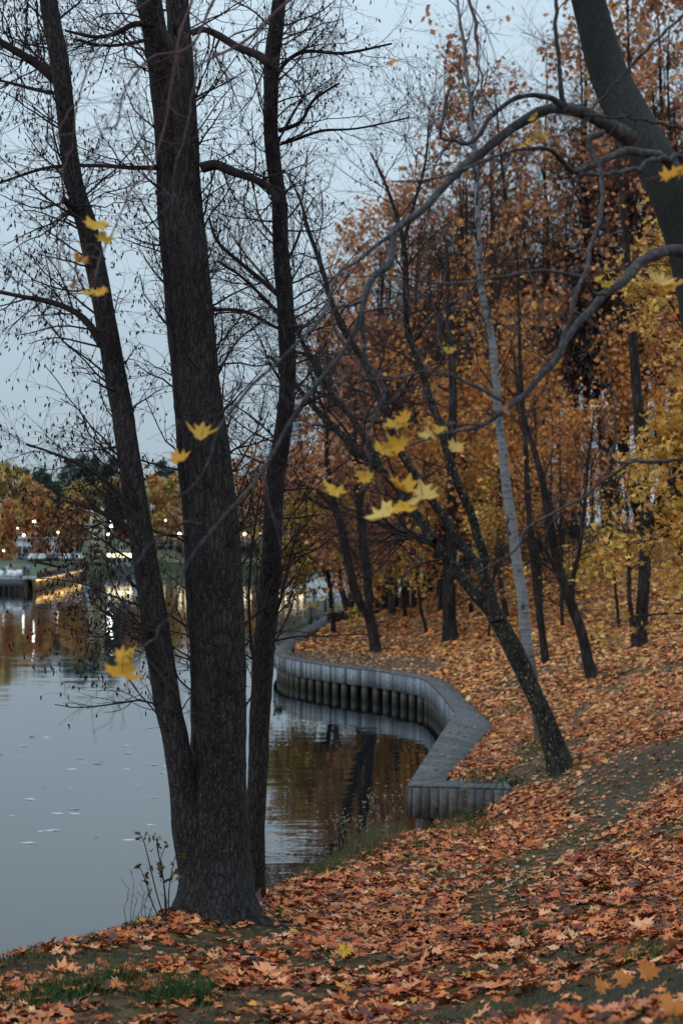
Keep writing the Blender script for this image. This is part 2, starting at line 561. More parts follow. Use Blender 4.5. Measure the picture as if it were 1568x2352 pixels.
SHORE = np.array([(-60, -40), (-30, -14), (-14, -1), (-7, 5.0), (-3.6, 8.7), (-2.45, 10.0), (-2.05, 11.3), (-1.62, 12.6), (-1.35, 13.6), (-0.85, 15.0), (-0.42, 17.3), (0.10, 20), (0.68, 23.2),
                  (1.15, 25.6), (1.6, 27.8), (1.75, 28.9), (2.1, 29.75), (4.12, 38.9), (4.0, 44.5), (3.9, 48.5), (3.68, 52.3), (3.0, 54.3), (1.65, 56.7), (0.45, 58.2), (-0.65, 60.4), (-1.7, 62.5), (-2.15, 64.6),
                  (-2.3, 69.3), (-1.85, 75.8), (-0.95, 88), (0.15, 102), (2.05, 114.5), (4, 135), (10, 160), (40, 200), (140, 260)], float)


def shore_dist(x, y):
    """positive on land"""
    p = np.stack([x, y], -1)
    best = np.full(x.shape, 1e9)
    sgn = np.ones(x.shape)
    for a, b in zip(SHORE[:-1], SHORE[1:]):
        ab = b - a
        t = np.clip(((p - a) @ ab) / (ab @ ab), 0, 1)
        dv = p - (a + t[..., None] * ab)
        d = np.hypot(dv[..., 0], dv[..., 1])
        cr = ab[0] * (p[..., 1] - a[1]) - ab[1] * (p[..., 0] - a[0])
        up = d < best - 1e-9
        best = np.where(up, d, best)
        sgn = np.where(up, np.where(cr > 0, -1, 1), sgn)
    return best * sgn


def tps(x, y):
    x, y = np.asarray(x, float), np.asarray(y, float)
    sh = x.shape
    q = np.stack([x.ravel(), y.ravel()], 1)
    out = np.zeros(len(q))
    for i in range(0, len(q), 20000):
        qq = q[i:i + 20000]
        out[i:i + 20000] = _U(((qq[:, None] - _T0[None]) ** 2).sum(-1)) @ _W[:_n] + _W[_n] + qq @ _W[_n + 1:]
    return out.reshape(sh)


def terrain(x, y, rough=True):
    x, y = np.asarray(x, float), np.asarray(y, float)
    z = tps(x, y)
    if rough:
        near = np.clip((40 - y) / 25, 0.25, 1)
        z = z + (fbm(x * 1.1, y * 1.1, 0, 3) - 0.5) * 0.10 * near + (fbm(x * 4, y * 4, 0, 9) - 0.5) * 0.04 * near
    sd = shore_dist(x, y)
    steep = np.where(y < 28.5, 1.15, 9.0)
    out = np.maximum(z + np.minimum(sd, 0) * steep, -2.0)
    return np.where(sd < 0, out, z)


def G(px, py, lo=3.0, hi=160.0):
    """where the sight line through a point of the photo meets the ground"""
    r = ray(px, py)
    d = np.concatenate([np.arange(lo, 40, 0.1), np.arange(40, hi, 0.3)])
    p = CAM[None] + r[None] * d[:, None]
    z = terrain(p[:, 0], p[:, 1], False)
    hit = np.where(p[:, 2] <= z)[0]
    i = hit[0] if len(hit) else len(d) - 1
    q = p[i]
    return np.array([q[0], q[1], float(terrain(np.array([q[0]]), np.array([q[1]]))[0])])


# bare strips: the trodden path and the grassy strips, as world polylines with half widths
def strip(pix, hw):
    return np.array([np.append(G(*p)[:2], h) for p, h in zip(pix, hw)])


STRIPS = [(strip([(1640, 1735), (1480, 1745), (1395, 1880)], [3.4, 2.2, 0.6]), 0.93, 0.5),
          (strip([(1395, 1880), (1250, 1968), (1150, 2045), (1100, 2120)], [0.6, 0.5, 0.42, 0.3]), 0.68, 0.85),
          (strip([(1640, 2260), (1400, 2275), (1180, 2315), (1000, 2370)], [1.5, 1.15, 0.75, 0.5]), 1.0, 0.45),
          (strip([(1568, 2175), (1300, 2190), (1120, 2200)], [0.3, 0.25, 0.2]), 0.85, 0.95),
          (strip([(1450, 2100), (1250, 2080), (1080, 2090)], [0.12, 0.22, 0.15]), 0.75, 0.9),
          (strip([(0, 2232), (200, 2212), (420, 2185), (640, 2130)], [0.36, 0.42, 0.42, 0.3]), 0.85, 0.85),
          (strip([(40, 2310), (200, 2300), (420, 2310)], [0.2, 0.25, 0.2]), 0.75, 0.95),
          (strip([(690, 1500), (780, 1508), (880, 1520), (980, 1536)], [2.2, 2.8, 2.6, 1.2]), 0.75, 0.4),
          (strip([(1180, 1790), (1260, 1785), (1200, 1715)], [0.7, 0.8, 0.5]), 0.75, 0.4)]


def masks(x, y):
    bare = np.zeros(x.shape)
    gsh = np.full(x.shape, 0.75)
    n = 0.55 * fbm(x * 1.3, y * 1.3, 0, 21) + 0.45 * fbm(x * 5, y * 5, 0, 25)
    n = np.clip((n - 0.5) * 1.7 + 0.5, 0, 1)
    for pl, amt, g in STRIPS:
        best = np.full(x.shape, -1e9)
        for a, b in zip(pl[:-1], pl[1:]):
            ab = (b - a)[:2]
            t = np.clip(((x - a[0]) * ab[0] + (y - a[1]) * ab[1]) / (ab @ ab), 0, 1)
            d = np.hypot(x - (a[0] + t * ab[0]), y - (a[1] + t * ab[1]))
            hw = a[2] + (b[2] - a[2]) * t
            best = np.maximum(best, 1.0 - d / (hw * (0.55 + 0.9 * n)))
        m = np.clip(best * 1.8, 0, 1) * amt * (0.72 + 0.45 * fbm(x * 2.5, y * 2.5, 0, 29))
        m = np.minimum(m, 1)
        gsh = np.where(m > bare, g + (n - 0.5) * 1.2, gsh)
        bare = np.maximum(bare, m)
    pt = np.clip((fbm(x * 0.9, y * 0.9, 0, 33, 4) - 0.55) * 7, 0, 0.72)
    bare = np.maximum(bare, pt)
    return bare, np.clip(gsh, 0, 1)


def build_ground():
    xs = np.unique(np.concatenate([np.linspace(-60, -8, 14), np.linspace(-8, -4, 9), np.arange(-4, 9, 0.13), np.arange(9, 20, 0.35), np.linspace(20, 60, 16), np.linspace(60, 200, 8)]))
    ys = np.unique(np.concatenate([np.linspace(-40, 3, 12), np.arange(3, 33, 0.14), np.arange(33, 70, 0.3), np.arange(70, 120, 0.6), np.linspace(120, 300, 20)]))
    X, Y = np.meshgrid(xs, ys)
    Z = terrain(X, Y)
    b, g = masks(X, Y)
    nx, ny = len(xs), len(ys)
    i = (np.arange(ny - 1)[:, None] * nx + np.arange(nx - 1)[None]).ravel()
    q = np.stack([i, i + 1, i + nx + 1, i + nx], 1)
    mb = MB().add(np.stack([X, Y, Z], -1), q, None, np.stack([b, g, b * 0], -1).reshape(-1, 3))
    tag(mb.build('ground', M_GROUND, shade=True), 'leaf covered park slope rising to the right of the lake', None, kind='structure')
    wv = [(-1500, -300, 0), (1500, -300, 0), (1500, 3000, 0), (-1500, 3000, 0)]
    tag(MB().add(wv, [(0, 1, 2, 3)]).build('water', M_WATER), 'calm grey blue lake water', None, kind='structure')


build_ground()


def ground_normals(x, y):
    e = 0.15
    zx = (terrain(x + e, y) - terrain(x - e, y)) / (2 * e)
    zy = (terrain(x, y + e) - terrain(x, y - e)) / (2 * e)
    return norm(np.stack([-zx, -zy, np.ones_like(zx)], -1))


def in_view(x, y, z, m=60):
    v = np.stack([x, y, z - CAMZ], -1)
    c, s = math.cos(PITCH), math.sin(PITCH)
    dep = v[..., 1] * c + v[..., 2] * s
    up = -v[..., 1] * s + v[..., 2] * c
    px = CX + F * v[..., 0] / np.maximum(dep, 0.1)
    py = CY - F * up / np.maximum(dep, 0.1)
    return (dep > 0.5) & (px > -m) & (px < 1568 + m) & (py > -m) & (py < 2352 + m)


def deck_mask(x, y):
    return shore_dist(x, y) > 0.03


# fallen leaves: three rings of distance, denser and finer near the path the photographer stands on
def fallen():
    mb = MB()
    rng = np.random.default_rng(11)
    for y0, y1, x0, x1, dens, size, shape, curl in [(4, 14, -5, 5, 430, 0.086, MAPLE, 0.3), (14, 25, -4, 8.5, 270, 0.10, MAPLE5, 0.3), (25, 42, 0, 13, 170, 0.115, MAPLE5, 0.3), (42, 70, -3.5, 19, 85, 0.14, DIAM, 0.5), (70, 112, -3.5, 28, 34, 0.175, DIAM, 0.6)]:
        n = int((y1 - y0) * (x1 - x0) * dens)
        x, y = rng.uniform(x0, x1, n), rng.uniform(y0, y1, n)
        vis = in_view(x, y, tps(x, y), 150)
        x, y = x[vis], y[vis]
        b, g = masks(x, y)
        cl = fbm(x * 1.6, y * 1.6, 0, 55)
        keep = (rng.uniform(size=len(x)) < ((1 - b) ** 1.3 + 0.03 + 0.07 * np.clip((y - 11) / 8, 0, 1)) * np.clip(0.2 + 2.2 * (cl - 0.25), 0.15, 1)) & deck_mask(x, y)
        x, y, b = x[keep], y[keep], b[keep]
        nn = ground_normals(x, y) + rng.normal(size=(len(x), 3)) * np.array([0.26, 0.26, 0.05])
        z = terrain(x, y) + rng.uniform(0.006, 0.045, len(x))
        sz = size * rng.lognormal(0, 0.34, len(x)) * np.where(b > 0.4, 0.8, 1)
        c = pal(len(x), rng, PAL_GROUND, W_GROUND) * np.array([1.12, 1.04, 0.95])
        far = np.clip((y - 26) / 26, 0, 1)[:, None]
        warm = pal(len(x), rng, [(0.58, 0.25, 0.075), (0.50, 0.19, 0.06), (0.62, 0.33, 0.12), (0.26, 0.10, 0.05), (0.68, 0.41, 0.13)], [4, 4, 3, 2, 1.2])
        use = rng.uniform(size=(len(x), 1)) < far * 0.8
        c = np.where(use, warm, c)
        pale = (rng.uniform(size=(len(x), 1)) < 0.4) & (b[:, None] > 0.35) & (y[:, None] > 14)
        c = np.where(pale, pal(len(x), rng, [(0.46, 0.33, 0.17), (0.42, 0.24, 0.12), (0.36, 0.25, 0.10)]), c)
        pt = np.stack([x, y, z], -1)
        a_ = rng.uniform(size=len(x)) < (0.68 if shape != DIAM else 2)
        mb.leaves(pt[a_], nn[a_], sz[a_], shape, c[a_], rng, curl)
        mb.leaves(pt[~a_], nn[~a_], sz[~a_] * 0.75, OVAL, c[~a_] * 0.85, rng, curl * 1.6)
    # a few leaves blown onto the boardwalk
    W_ = np.array([(1.5, 29.4), (2.0, 31.5), (2.5, 34), (3.0, 37), (3.5, 39.8), (3.6, 44), (3.55, 48), (3.3, 52.3), (2.6, 54.1), (1.5, 56.2), (0.2, 57.8), (-1.0, 60), (-2.1, 62.2), (-2.6, 65), (-2.8, 70)])
    t = rng.uniform(0, len(W_) - 1.001, 150)
    i = t.astype(int)
    q = W_[i] + (W_[i + 1] - W_[i]) * (t - i)[:, None] + rng.normal(size=(150, 2)) * 0.16
    nn = np.array([[0, 0, 1.0]]) + rng.normal(size=(150, 3)) * 0.12
    mb.leaves(np.hstack([q, np.full((150, 1), 1.222)]), nn, 0.11 * rng.uniform(0.6, 1.2, 150), MAPLE5, pal(150, rng, PAL_GROUND, W_GROUND), rng, 0.2)
    for px, py, d, w in [(1485, 2225, 5.6, 0.15), (1430, 2240, 5.7, 0.12), (1380, 2258, 5.9, 0.10), (790, 2178, 10.6, 0.13), (1540, 2320, 5.0, 0.13)]:
        g = G(px, py + 25)
        mb.leaves((g + np.array([0, 0, 0.05]))[None], np.array([[0.1, -0.8, 0.5]]), w, MAPLE, [(0.50, 0.17, 0.04) if px > 800 else (0.6, 0.34, 0.04)], rng, 0.3, np.array([[0.9, 0.2, 0.1]]))
    tag(mb.build('fallen_leaves', M_LEAF), 'rust and orange maple leaves lying over the slope', None, kind='stuff')


fallen()


def blades(mb, x, y, h, rng, cols, w=0.004, lean=0.5, K=3):
    n = len(x)
    z = terrain(x, y) - 0.01
    a = rng.uniform(0, 2 * PI, n)
    ln = rng.uniform(0.1, lean, n)
    d = np.stack([np.cos(a) * ln, np.sin(a) * ln], -1)
    side = np.stack([-np.sin(a + 0.7), np.cos(a + 0.7)], -1)
    w = np.broadcast_to(w, (n,))
    vs = []
    for k in range(K):
        t = k / (K - 1)
        ww = (w * (1 - t * 0.9))[:, None]
        c = np.stack([x, y], -1) + d * (h * t ** 1.7)[:, None]
        zz = z + h * t * (1 - 0.25 * t * ln)
        for s in (-1, 1):
            p = c + side * ww * s
            vs.append(np.stack([p[:, 0], p[:, 1], zz], -1))
    V = np.stack(vs, 1)
    q = np.array([(2 * k, 2 * k + 1, 2 * k + 3, 2 * k + 2) for k in range(K - 1)])
    mb.add(V.reshape(-1, 3), (q[None] + (np.arange(n) * 2 * K)[:, None, None]).reshape(-1, 4), None, np.repeat(cols, 2 * K, 0))


PAL_GRASS = [(0.050, 0.070, 0.026), (0.072, 0.088, 0.034), (0.105, 0.10, 0.048), (0.045, 0.068, 0.03), (0.13, 0.11, 0.06)]


def grass():
    mb = MB()
    rng = np.random.default_rng(5)
    # short turf in the strips near the photographer
    n = 150000
    x, y = rng.uniform(-5, 8, n), rng.uniform(4.5, 27, n)
    b, g = masks(x, y)
    k = (rng.uniform(size=n) < b * g * 1.5) & (shore_dist(x, y) > -0.35) & in_view(x, y, tps(x, y))
    x, y = x[k], y[k]
    blades(mb, x, y, rng.uniform(0.03, 0.09, len(x)), rng, pal(len(x), rng, PAL_GRASS), 0.004, 0.9)
    # lush tufts
    for px, py, rad, cnt, hh in [(270, 2262, 0.10, 260, 0.16), (190, 2280, 0.10, 200, 0.14), (425, 2310, 0.11, 320, 0.2), (430, 2275, .07, 120, .12), (120, 2290, 0.12, 180, 0.13), (60, 2320, .16, 240, .14), (330, 2290, .1, 140, .12), (1165, 2170, 0.10, 160, 0.13), (1250, 2145, 0.09, 120, 0.13), (630, 2190, 0.08, 90, 0.1),
                              (1090, 1905, 0.3, 220, 0.25), (1060, 1925, 0.2, 120, 0.2), (955, 1985, .2, 140, .16), (970, 1950, .2, 150, .18), (1480, 2210, 0.08, 120, 0.14), (640, 2110, 0.1, 120, 0.1), (1335, 1568, .5, 130, .25), (1400, 1555, .5, 120, .25), (1240, 1732, 0.4, 160, 0.28), (1300, 1765, .3, 140, .2)]:
        c = G(px, py)
        x, y = c[0] + rng.normal(size=cnt) * rad, c[1] + rng.normal(size=cnt) * rad
        blades(mb, x, y, hh * rng.uniform(0.5, 1.2, cnt), rng, pal(cnt, rng, [(0.04, 0.085, 0.022), (0.055, 0.10, 0.03), (0.035, 0.065, 0.025)]), 0.0055, 0.8)
    # rim of longer grass along the water's edge
    seg = np.array([p for p in SHORE if 9 < p[1] < 29])
    t = rng.uniform(0, len(seg) - 1.001, 15000)
    i = t.astype(int)
    p = seg[i] + (seg[i + 1] - seg[i]) * (t - i)[:, None]
    off = rng.normal(size=len(p)) * 0.16 + 0.05
    x, y = p[:, 0] + off, p[:, 1] - off * 0.35
    k = (y < 28.6) & ~((y < 16) & (y > 12.2) & (x > -1.6))
    x, y = x[k], y[k]
    tall = np.clip((y - 14) / 8, 0, 1)
    h = (0.06 + 0.26 * tall * (0.3 + 0.7 * fbm(x * 2, y * 2, 0, 4))) * rng.uniform(0.5, 1.3, len(x))
    c = pal(len(x), rng, PAL_GRASS + [(0.16, 0.13, 0.06)], [3, 3, 2, 3, 1, 1.2])
    blades(mb, x, y, h, rng, c, 0.0045, 0.7)
    tag(mb.build('grass', M_GRASS), 'green grass tufts and turf along the bank', None, kind='stuff')


grass()


# ------------------------------------------------------------------ trees
def interp(Pt, t):
    """points, tangents on (N,K,3) polylines at t (N,M) in 0..1"""
    N, K, _ = Pt.shape
    f = t * (K - 1)
    i = np.clip(f.astype(int), 0, K - 2)
    w = (f - i)[..., None]
    a = np.take_along_axis(Pt, i[..., None].repeat(3, -1), 1)
    b = np.take_along_axis(Pt, (i + 1)[..., None].repeat(3, -1), 1)
    return a * (1 - w) + b * w, norm(b - a), i, w[..., 0]


def grow(Pt, Rd, M, rng, length, ang=(40, 75), K=5, t0=0.2, t1=1.0, wig=0.25, trop=0.0, rr=0.5, rmin=0.002, rmax=9, shrink=0.5, flat=0.0, ev=False, bias=None):
    """M children on each parent polyline; returns (N*M,K,3), (N*M,K)"""
    N = len(Pt)
    t = rng.uniform(t0, t1, (N, M))
    if ev:
        t = t0 + (t1 - t0) * (np.arange(M)[None] + rng.uniform(0, 1, (N, M))) / M
    p, tan, i, w = interp(Pt, t)
    r0 = np.take_along_axis(Rd, i, 1) * (1 - w) + np.take_along_axis(Rd, i + 1, 1) * w
    s = norm(np.cross(tan, rng.normal(size=tan.shape)))
    if bias is not None:
        s = norm(s + np.asarray(bias))
        s = norm(s - (s * tan).sum(-1, keepdims=True) * tan)
    a = np.radians(rng.uniform(ang[0], ang[1], (N, M)))[..., None]
    d = norm(tan * np.cos(a) + s * np.sin(a))
    d[..., 2] *= 1 - flat
    d = norm(d)
    L = length * (1 - shrink * t) * rng.uniform(0.55, 1.25, (N, M))
    p, d, L, r0 = p.reshape(-1, 3), d.reshape(-1, 3), L.reshape(-1), r0.reshape(-1)
    out = [p]
    for k in range(K - 1):
        d = norm(d + rng.normal(size=d.shape) * wig + np.array([0, 0, trop]))
        out.append(out[-1] + d * (L / (K - 1))[:, None])
    Q = np.stack(out, 1)
    rb = np.clip(r0 * rr, rmin, rmax)
    taper = np.linspace(1, 0.35, K)[None]
    return Q, np.maximum(rb[:, None] * taper, rmin * 0.6)


def trunk_path(trace, d, n=40, dd=None):
    """trace: (px, py, width px) up the stem; d: distance or distance at foot and top"""
    tr = np.asarray(trace, float)
    d0, d1 = (d, d) if not hasattr(d, '__len__') else d
    t = np.linspace(0, 1, len(tr))
    ds = d0 + (d1 - d0) * t
    if dd is not None:
        ds = ds + np.interp(t, np.linspace(0, 1, len(dd)), dd)
    rows = [np.append(P(px, py, q), w * 0.5 * q / F) for (px, py, w), q in zip(tr, ds)]
    o = smooth(rows, n)
    return o[:, :3], o[:, 3]


def stem(mb, pts, rad, S=16, rough=0.06, freq=9.0, seed=1, flare=0.0, flh=0.5, lobes=5):
    """one trunk with an uneven barky outline"""
    K = len(pts)
    T = norm(np.gradient(pts, axis=0))
    ref = np.array([1.0, 0.1, 0.0]) if abs(T.mean(0)[2]) > 0.6 else np.array([0, 0.1, 1.0])
    n1 = norm(np.cross(T, ref[None]))
    n2 = np.cross(T, n1)
    s = np.concatenate([[0], np.cumsum(np.linalg.norm(np.diff(pts, axis=0), axis=1))])
    a = np.linspace(0, 2 * PI, S, endpoint=False)
    A, Sg = np.meshgrid(a, s)
    rr = rad[:, None] * np.ones_like(A)
    nz = fbm(np.cos(A) * freq * 0.22 + 7, np.sin(A) * freq * 0.22 + 3, Sg * freq * 0.35, seed, 2) - 0.5
    nf = vnoise(np.cos(A) * freq * 0.6 + 7, np.sin(A) * freq * 0.6 + 3, Sg * freq * 0.8, seed + 5) - 0.5
    rr = rr * (1 + rough * 2.4 * nz + rough * 1.3 * nf)
    if flare:
        e = np.exp(-np.maximum(Sg, 0) / flh)
        rr = rr * (1 + flare * e * (0.75 + 0.5 * np.cos(lobes * A + seed) + 0.3 * np.cos((lobes - 2) * A + seed * 2)))
    V = pts[:, None, :] + rr[..., None] * (n1[:, None] * np.cos(A)[..., None] + n2[:, None] * np.sin(A)[..., None])
    k = np.arange(K - 1)[:, None] * S
    j = np.arange(S)[None]
    jn = (j + 1) % S
    q = np.stack([k + j, k + jn, k + S + jn, k + S + j], -1).reshape(-1, 4)
    b = (K - 1) * S
    t = [(b, b + i, b + i + 1) for i in range(1, S - 1)]
    mb.add(V.reshape(-1, 3), q, t)


def leaf_cloud(mb, Pt, per, rng, size, shape, cols, w=None, t0=0.3, spread=0.12, droop=0.6, cluster=None, curl=0.5):
    """leaves along the (N,K,3) twigs"""
    N = len(Pt)
    t = rng.uniform(t0, 1, (N, per))
    p, _, _, _ = interp(Pt, t)
    p = p.reshape(-1, 3) + rng.normal(size=(N * per, 3)) * spread
    if cluster is not None:
        nz = fbm(p[:, 0] * cluster, p[:, 1] * cluster, p[:, 2] * cluster, 17, 2)
        k = nz > np.quantile(nz, 0.35)
        p = p[k]
    n = len(p)
    nr = rng.normal(size=(n, 3)) * np.array([1, 1, 0.8]) + np.array([0, 0, droop])
    mb.leaves(p, nr, size * rng.lognormal(0, 0.22, n), shape, pal(n, rng, cols, w), rng, curl)
    return n


def flat(*arrs):
    return [a for a in arrs]


# ---- the multi-stem alder on the near bank
def alder():
    rng = np.random.default_rng(21)
    base = G(500, 2103)
    root = thing('alder_tree', 'big dark bare alder with several stems rising from one foot on the near bank', 'tree', base)
    D0 = 13.0
    TR = [
        ([(478, 2085, 130), (462, 1990, 112), (440, 1905, 88), (421, 1820, 66), (405, 1700, 60), (386, 1600, 60), (360, 1450, 62), (336, 1300, 58), (312, 1150, 54), (293, 1020, 52), (268, 870, 50), (240, 720, 48), (216, 600, 48), (200, 514, 47), (176, 428, 42), (161, 333, 40), (152, 238, 42), (138, 143, 44), (119, 48, 42), (108, -40, 40), (92, -200, 34), (80, -420, 26)], (13.0, 12.3)),
        ([(462, 2105, 120), (472, 1970, 108), (476, 1850, 82), (476, 1650, 74), (472, 1500, 70), (462, 1350, 72), (452, 1200, 68), (441, 1050, 64), (426, 900, 62), (408, 714, 60), (392, 476, 60), (384, 300, 58), (368, 150, 56), (342, 0, 58), (318, -140, 52), (290, -360, 40)], (13.1, 13.4)),
        ([(518, 2110, 140), (524, 1950, 104), (526, 1800, 82), (527, 1650, 72), (527, 1500, 74), (519, 1350, 76), (509, 1200, 74), (496, 1050, 68), (478, 900, 64), (460, 714, 62), (437, 476, 62), (427, 300, 56), (417, 143, 56), (408, 0, 52), (402, -160, 46), (410, -380, 34)], (12.9, 12.9)),
        ([(584, 2052, 50), (586, 1950, 43), (589, 1850, 44), (593, 1750, 46), (598, 1650, 47), (605, 1550, 50), (612, 1450, 50), (619, 1350, 48), (625, 1250, 45), (630, 1150, 43), (638, 1071, 43), (656, 960, 40), (662, 840, 38), (655, 700, 39), (644, 571, 38), (641, 476, 36), (629, 381, 35), (621, 286, 33), (623, 167, 36), (629, 95, 37), (640, 0, 32), (655, -150, 28), (664, -340, 20)], (14.3, 13.6)),
    ]
    side = [(-0.9, -0.1, 0.1), (-0.4, 0.1, 0.1), (0.4, -0.2, 0.1), (0.7, 0.2, 0.1)]
    limbs = {
        0: [[(125, 180, 26), (90, 150, 22), (50, 125, 19), (5, 98, 17), (-60, 60, 13)], [(235, 795, 20), (205, 745, 17), (165, 712, 14), (110, 692, 13), (55, 682, 11), (-10, 668, 9)],
            [(185, 505, 20), (165, 480, 17), (148, 458, 13)], [(130, 215, 10), (80, 205, 9), (30, 192, 7), (-20, 180, 5)], [(320, 1195, 16), (270, 1130, 12), (200, 1075, 9), (120, 1040, 6), (60, 1020, 4)],
            [(330, 1240, 16), (280, 1205, 12), (230, 1175, 9), (150, 1150, 6)], [(365, 1450, 9), (300, 1440, 7), (230, 1400, 5)], [(385, 1540, 7), (320, 1470, 5), (250, 1445, 4)]],
        1: [[(372, 385, 12), (300, 385, 11), (220, 380, 9), (110, 385, 8), (0, 420, 6)], [(352, 60, 16), (310, 55, 14), (270, 75, 12), (220, 85, 9), (150, 70, 6)], [(350, 90, 10), (250, 105, 7), (170, 90, 5)]],
        2: [[(465, 385, 26), (495, 378, 24), (530, 392, 22), (575, 408, 18), (620, 432, 16), (640, 470, 10)], [(442, 75, 16), (470, 68, 14), (500, 80, 17), (545, 108, 18), (595, 128, 20), (618, 150, 20)],
            [(480, 900, 7), (540, 790, 5), (600, 740, 4)]],
        3: [[(640, 300, 12), (690, 280, 9), (720, 230, 7), (780, 190, 5)], [(622, 210, 12), (650, 150, 10), (700, 118, 9), (790, 122, 7), (900, 100, 5)], [(645, 330, 9), (680, 320, 8), (740, 300, 7), (820, 295, 5), (940, 270, 4)],
            [(660, 700, 14), (620, 660, 12), (560, 610, 10), (500, 555, 8), (480, 500, 6)], [(660, 740, 10), (560, 640, 7), (500, 600, 5)], [(648, 760, 6), (560, 715, 8), (480, 712, 8)],
            [(612, 1440, 10), (640, 1390, 8), (655, 1330, 7), (672, 1260, 5), (690, 1200, 3)], [(600, 1560, 8), (580, 1500, 7), (572, 1380, 6), (580, 1250, 5), (600, 1120, 4)], [(655, 960, 7), (700, 930, 6), (760, 900, 4)]],
    }
    for i, (tr, d) in enumerate(TR):
        pts, rad = trunk_path(tr, d, 130)
        pts = pts + (np.stack([fbm(pts[:, 2] * 1.3, 0, 0, 60 + i), fbm(pts[:, 2] * 1.3, 9, 0, 70 + i), np.zeros(len(pts))], 1) - 0.5) * np.array([0.05, 0.05, 0])
        mb = MB()
        first = pts[0] - np.array([0, 0, 0.35])
        pts2 = np.vstack([first, pts])
        rad2 = np.concatenate([[rad[0] * 1.1], rad])
        stem(mb, pts2, rad2, 26, 0.055, 16.0, 30 + i, flare=(0.2, 0.4, 0.4, 0.2)[i], flh=0.25)
        if i == 2:
            # the two middle stems are grown together up to the fork
            fp, fr = trunk_path([(496, 2112, 176), (494, 1960, 128), (500, 1800, 106), (502, 1600, 100), (496, 1400, 104), (481, 1150, 100), (466, 1000, 94), (442, 714, 84), (412, 476, 74), (398, 330, 56), (390, 230, 22)], (12.95, 13.1), 120)
            fp = np.vstack([fp[0] - np.array([0, 0, 0.35]), fp])
            stem(mb, fp, np.concatenate([[fr[0] * 1.1], fr]), 26, 0.06, 16.0, 44, flare=0.75, flh=0.42, lobes=6)
        if i == 2:
            # surface roots running out into the bank
            for k, (an, ln) in enumerate([(-2.9, 0.55), (-2.3, 0.7), (-1.75, 0.5), (-1.2, 0.75), (-0.7, 0.6), (-0.15, 0.7), (0.5, 0.4)]):
                tt = np.linspace(0.10, 1, 9)
                rx = base[0] + 0.0 + np.cos(an + tt * 0.3 * (-1) ** k) * (0.12 + ln * tt)
                ry = base[1] + np.sin(an + tt * 0.3 * (-1) ** k) * (0.10 + ln * tt)
                rz_ = terrain(rx, ry) + 0.05 * (1 - tt) - 0.02 * tt
                rz_[0] += 0.05
                stem(mb, np.stack([rx, ry, rz_], 1), 0.085 * (1 - tt * 0.85), 10, 0.08, 14, 50 + k)
        st = mb.build('stem', M_ALDER, root, True, base)
        # limbs of this stem
        B = MB()
        LP, LR = [], []
        for lm in limbs[i]:
            z0, z1 = (d[0] + d[1]) / 2, (d[0] + d[1]) / 2 + rng.uniform(-0.6, 0.3)
            q, r = trunk_path(lm, (z0, z1), 16)
            stem(B, q, r, 8, 0.08, 14, int(rng.integers(99)))
            LP.append(q)
            LR.append(r)
        A, AR = pts[None], rad[None]
        cnt = (95, 70, 85, 95)[i]
        b1, r1 = grow(A, AR, cnt, rng, 1.05, (35, 80), 8, 0.16 if i != 3 else 0.22, 0.99, 0.16, 0.05, 0.15, 0.0032, 0.011, 0.2, 0.0, True, np.array(side[i]) * 0.9)
        lp, lr = np.array(LP), np.array(LR)
        b1b, r1b = grow(lp, lr, 12, rng, 0.9, (30, 70), 8, 0.15, 1.0, 0.18, 0.03, 0.35, 0.003, 0.009, 0.3)
        b1 = np.vstack([b1, b1b])
        r1 = np.vstack([r1, r1b])
        b2, r2 = grow(b1, r1, 6, rng, 0.5, (25, 65), 6, 0.2, 1.0, 0.2, -0.02, 0.6, 0.0021, 0.006, 0.35)
        b3, r3 = grow(b2, r2, 3, rng, 0.22, (25, 70), 4, 0.25, 1.0, 0.22, -0.05, 0.7, 0.0016, 0.004, 0.3)
        B.tubes(b1, r1, 4)
        B.tubes(b2, r2, 3)
        B.tubes(b3, r3, 3)
        B.build('branch', M_TWIG, st, True, base)
        # little dark catkins and cones hanging from the twigs
        C = MB()
        sel = b3[rng.uniform(size=len(b3)) < (0.75, 0.35, 0.3, 0.35)[i]]
        tips = sel[:, -1]
        for rep in range(2):
            pp = tips + rng.normal(size=tips.shape) * 0.002
            ln = rng.uniform(0.018, 0.05, len(pp))
            dv = norm(np.array([0, 0, -1.0]) + rng.normal(size=pp.shape) * 0.25)
            cl = np.stack([pp, pp + dv * (ln * 0.5)[:, None], pp + dv * ln[:, None]], 1)
            rd = np.tile(np.array([[0.002, 0.0058, 0.002]]), (len(pp), 1)) * rng.uniform(0.7, 1.25, (len(pp), 1))
            C.tubes(cl, rd, 4)
        C.build('catkins', M_CAT, st, False, base)


alder()


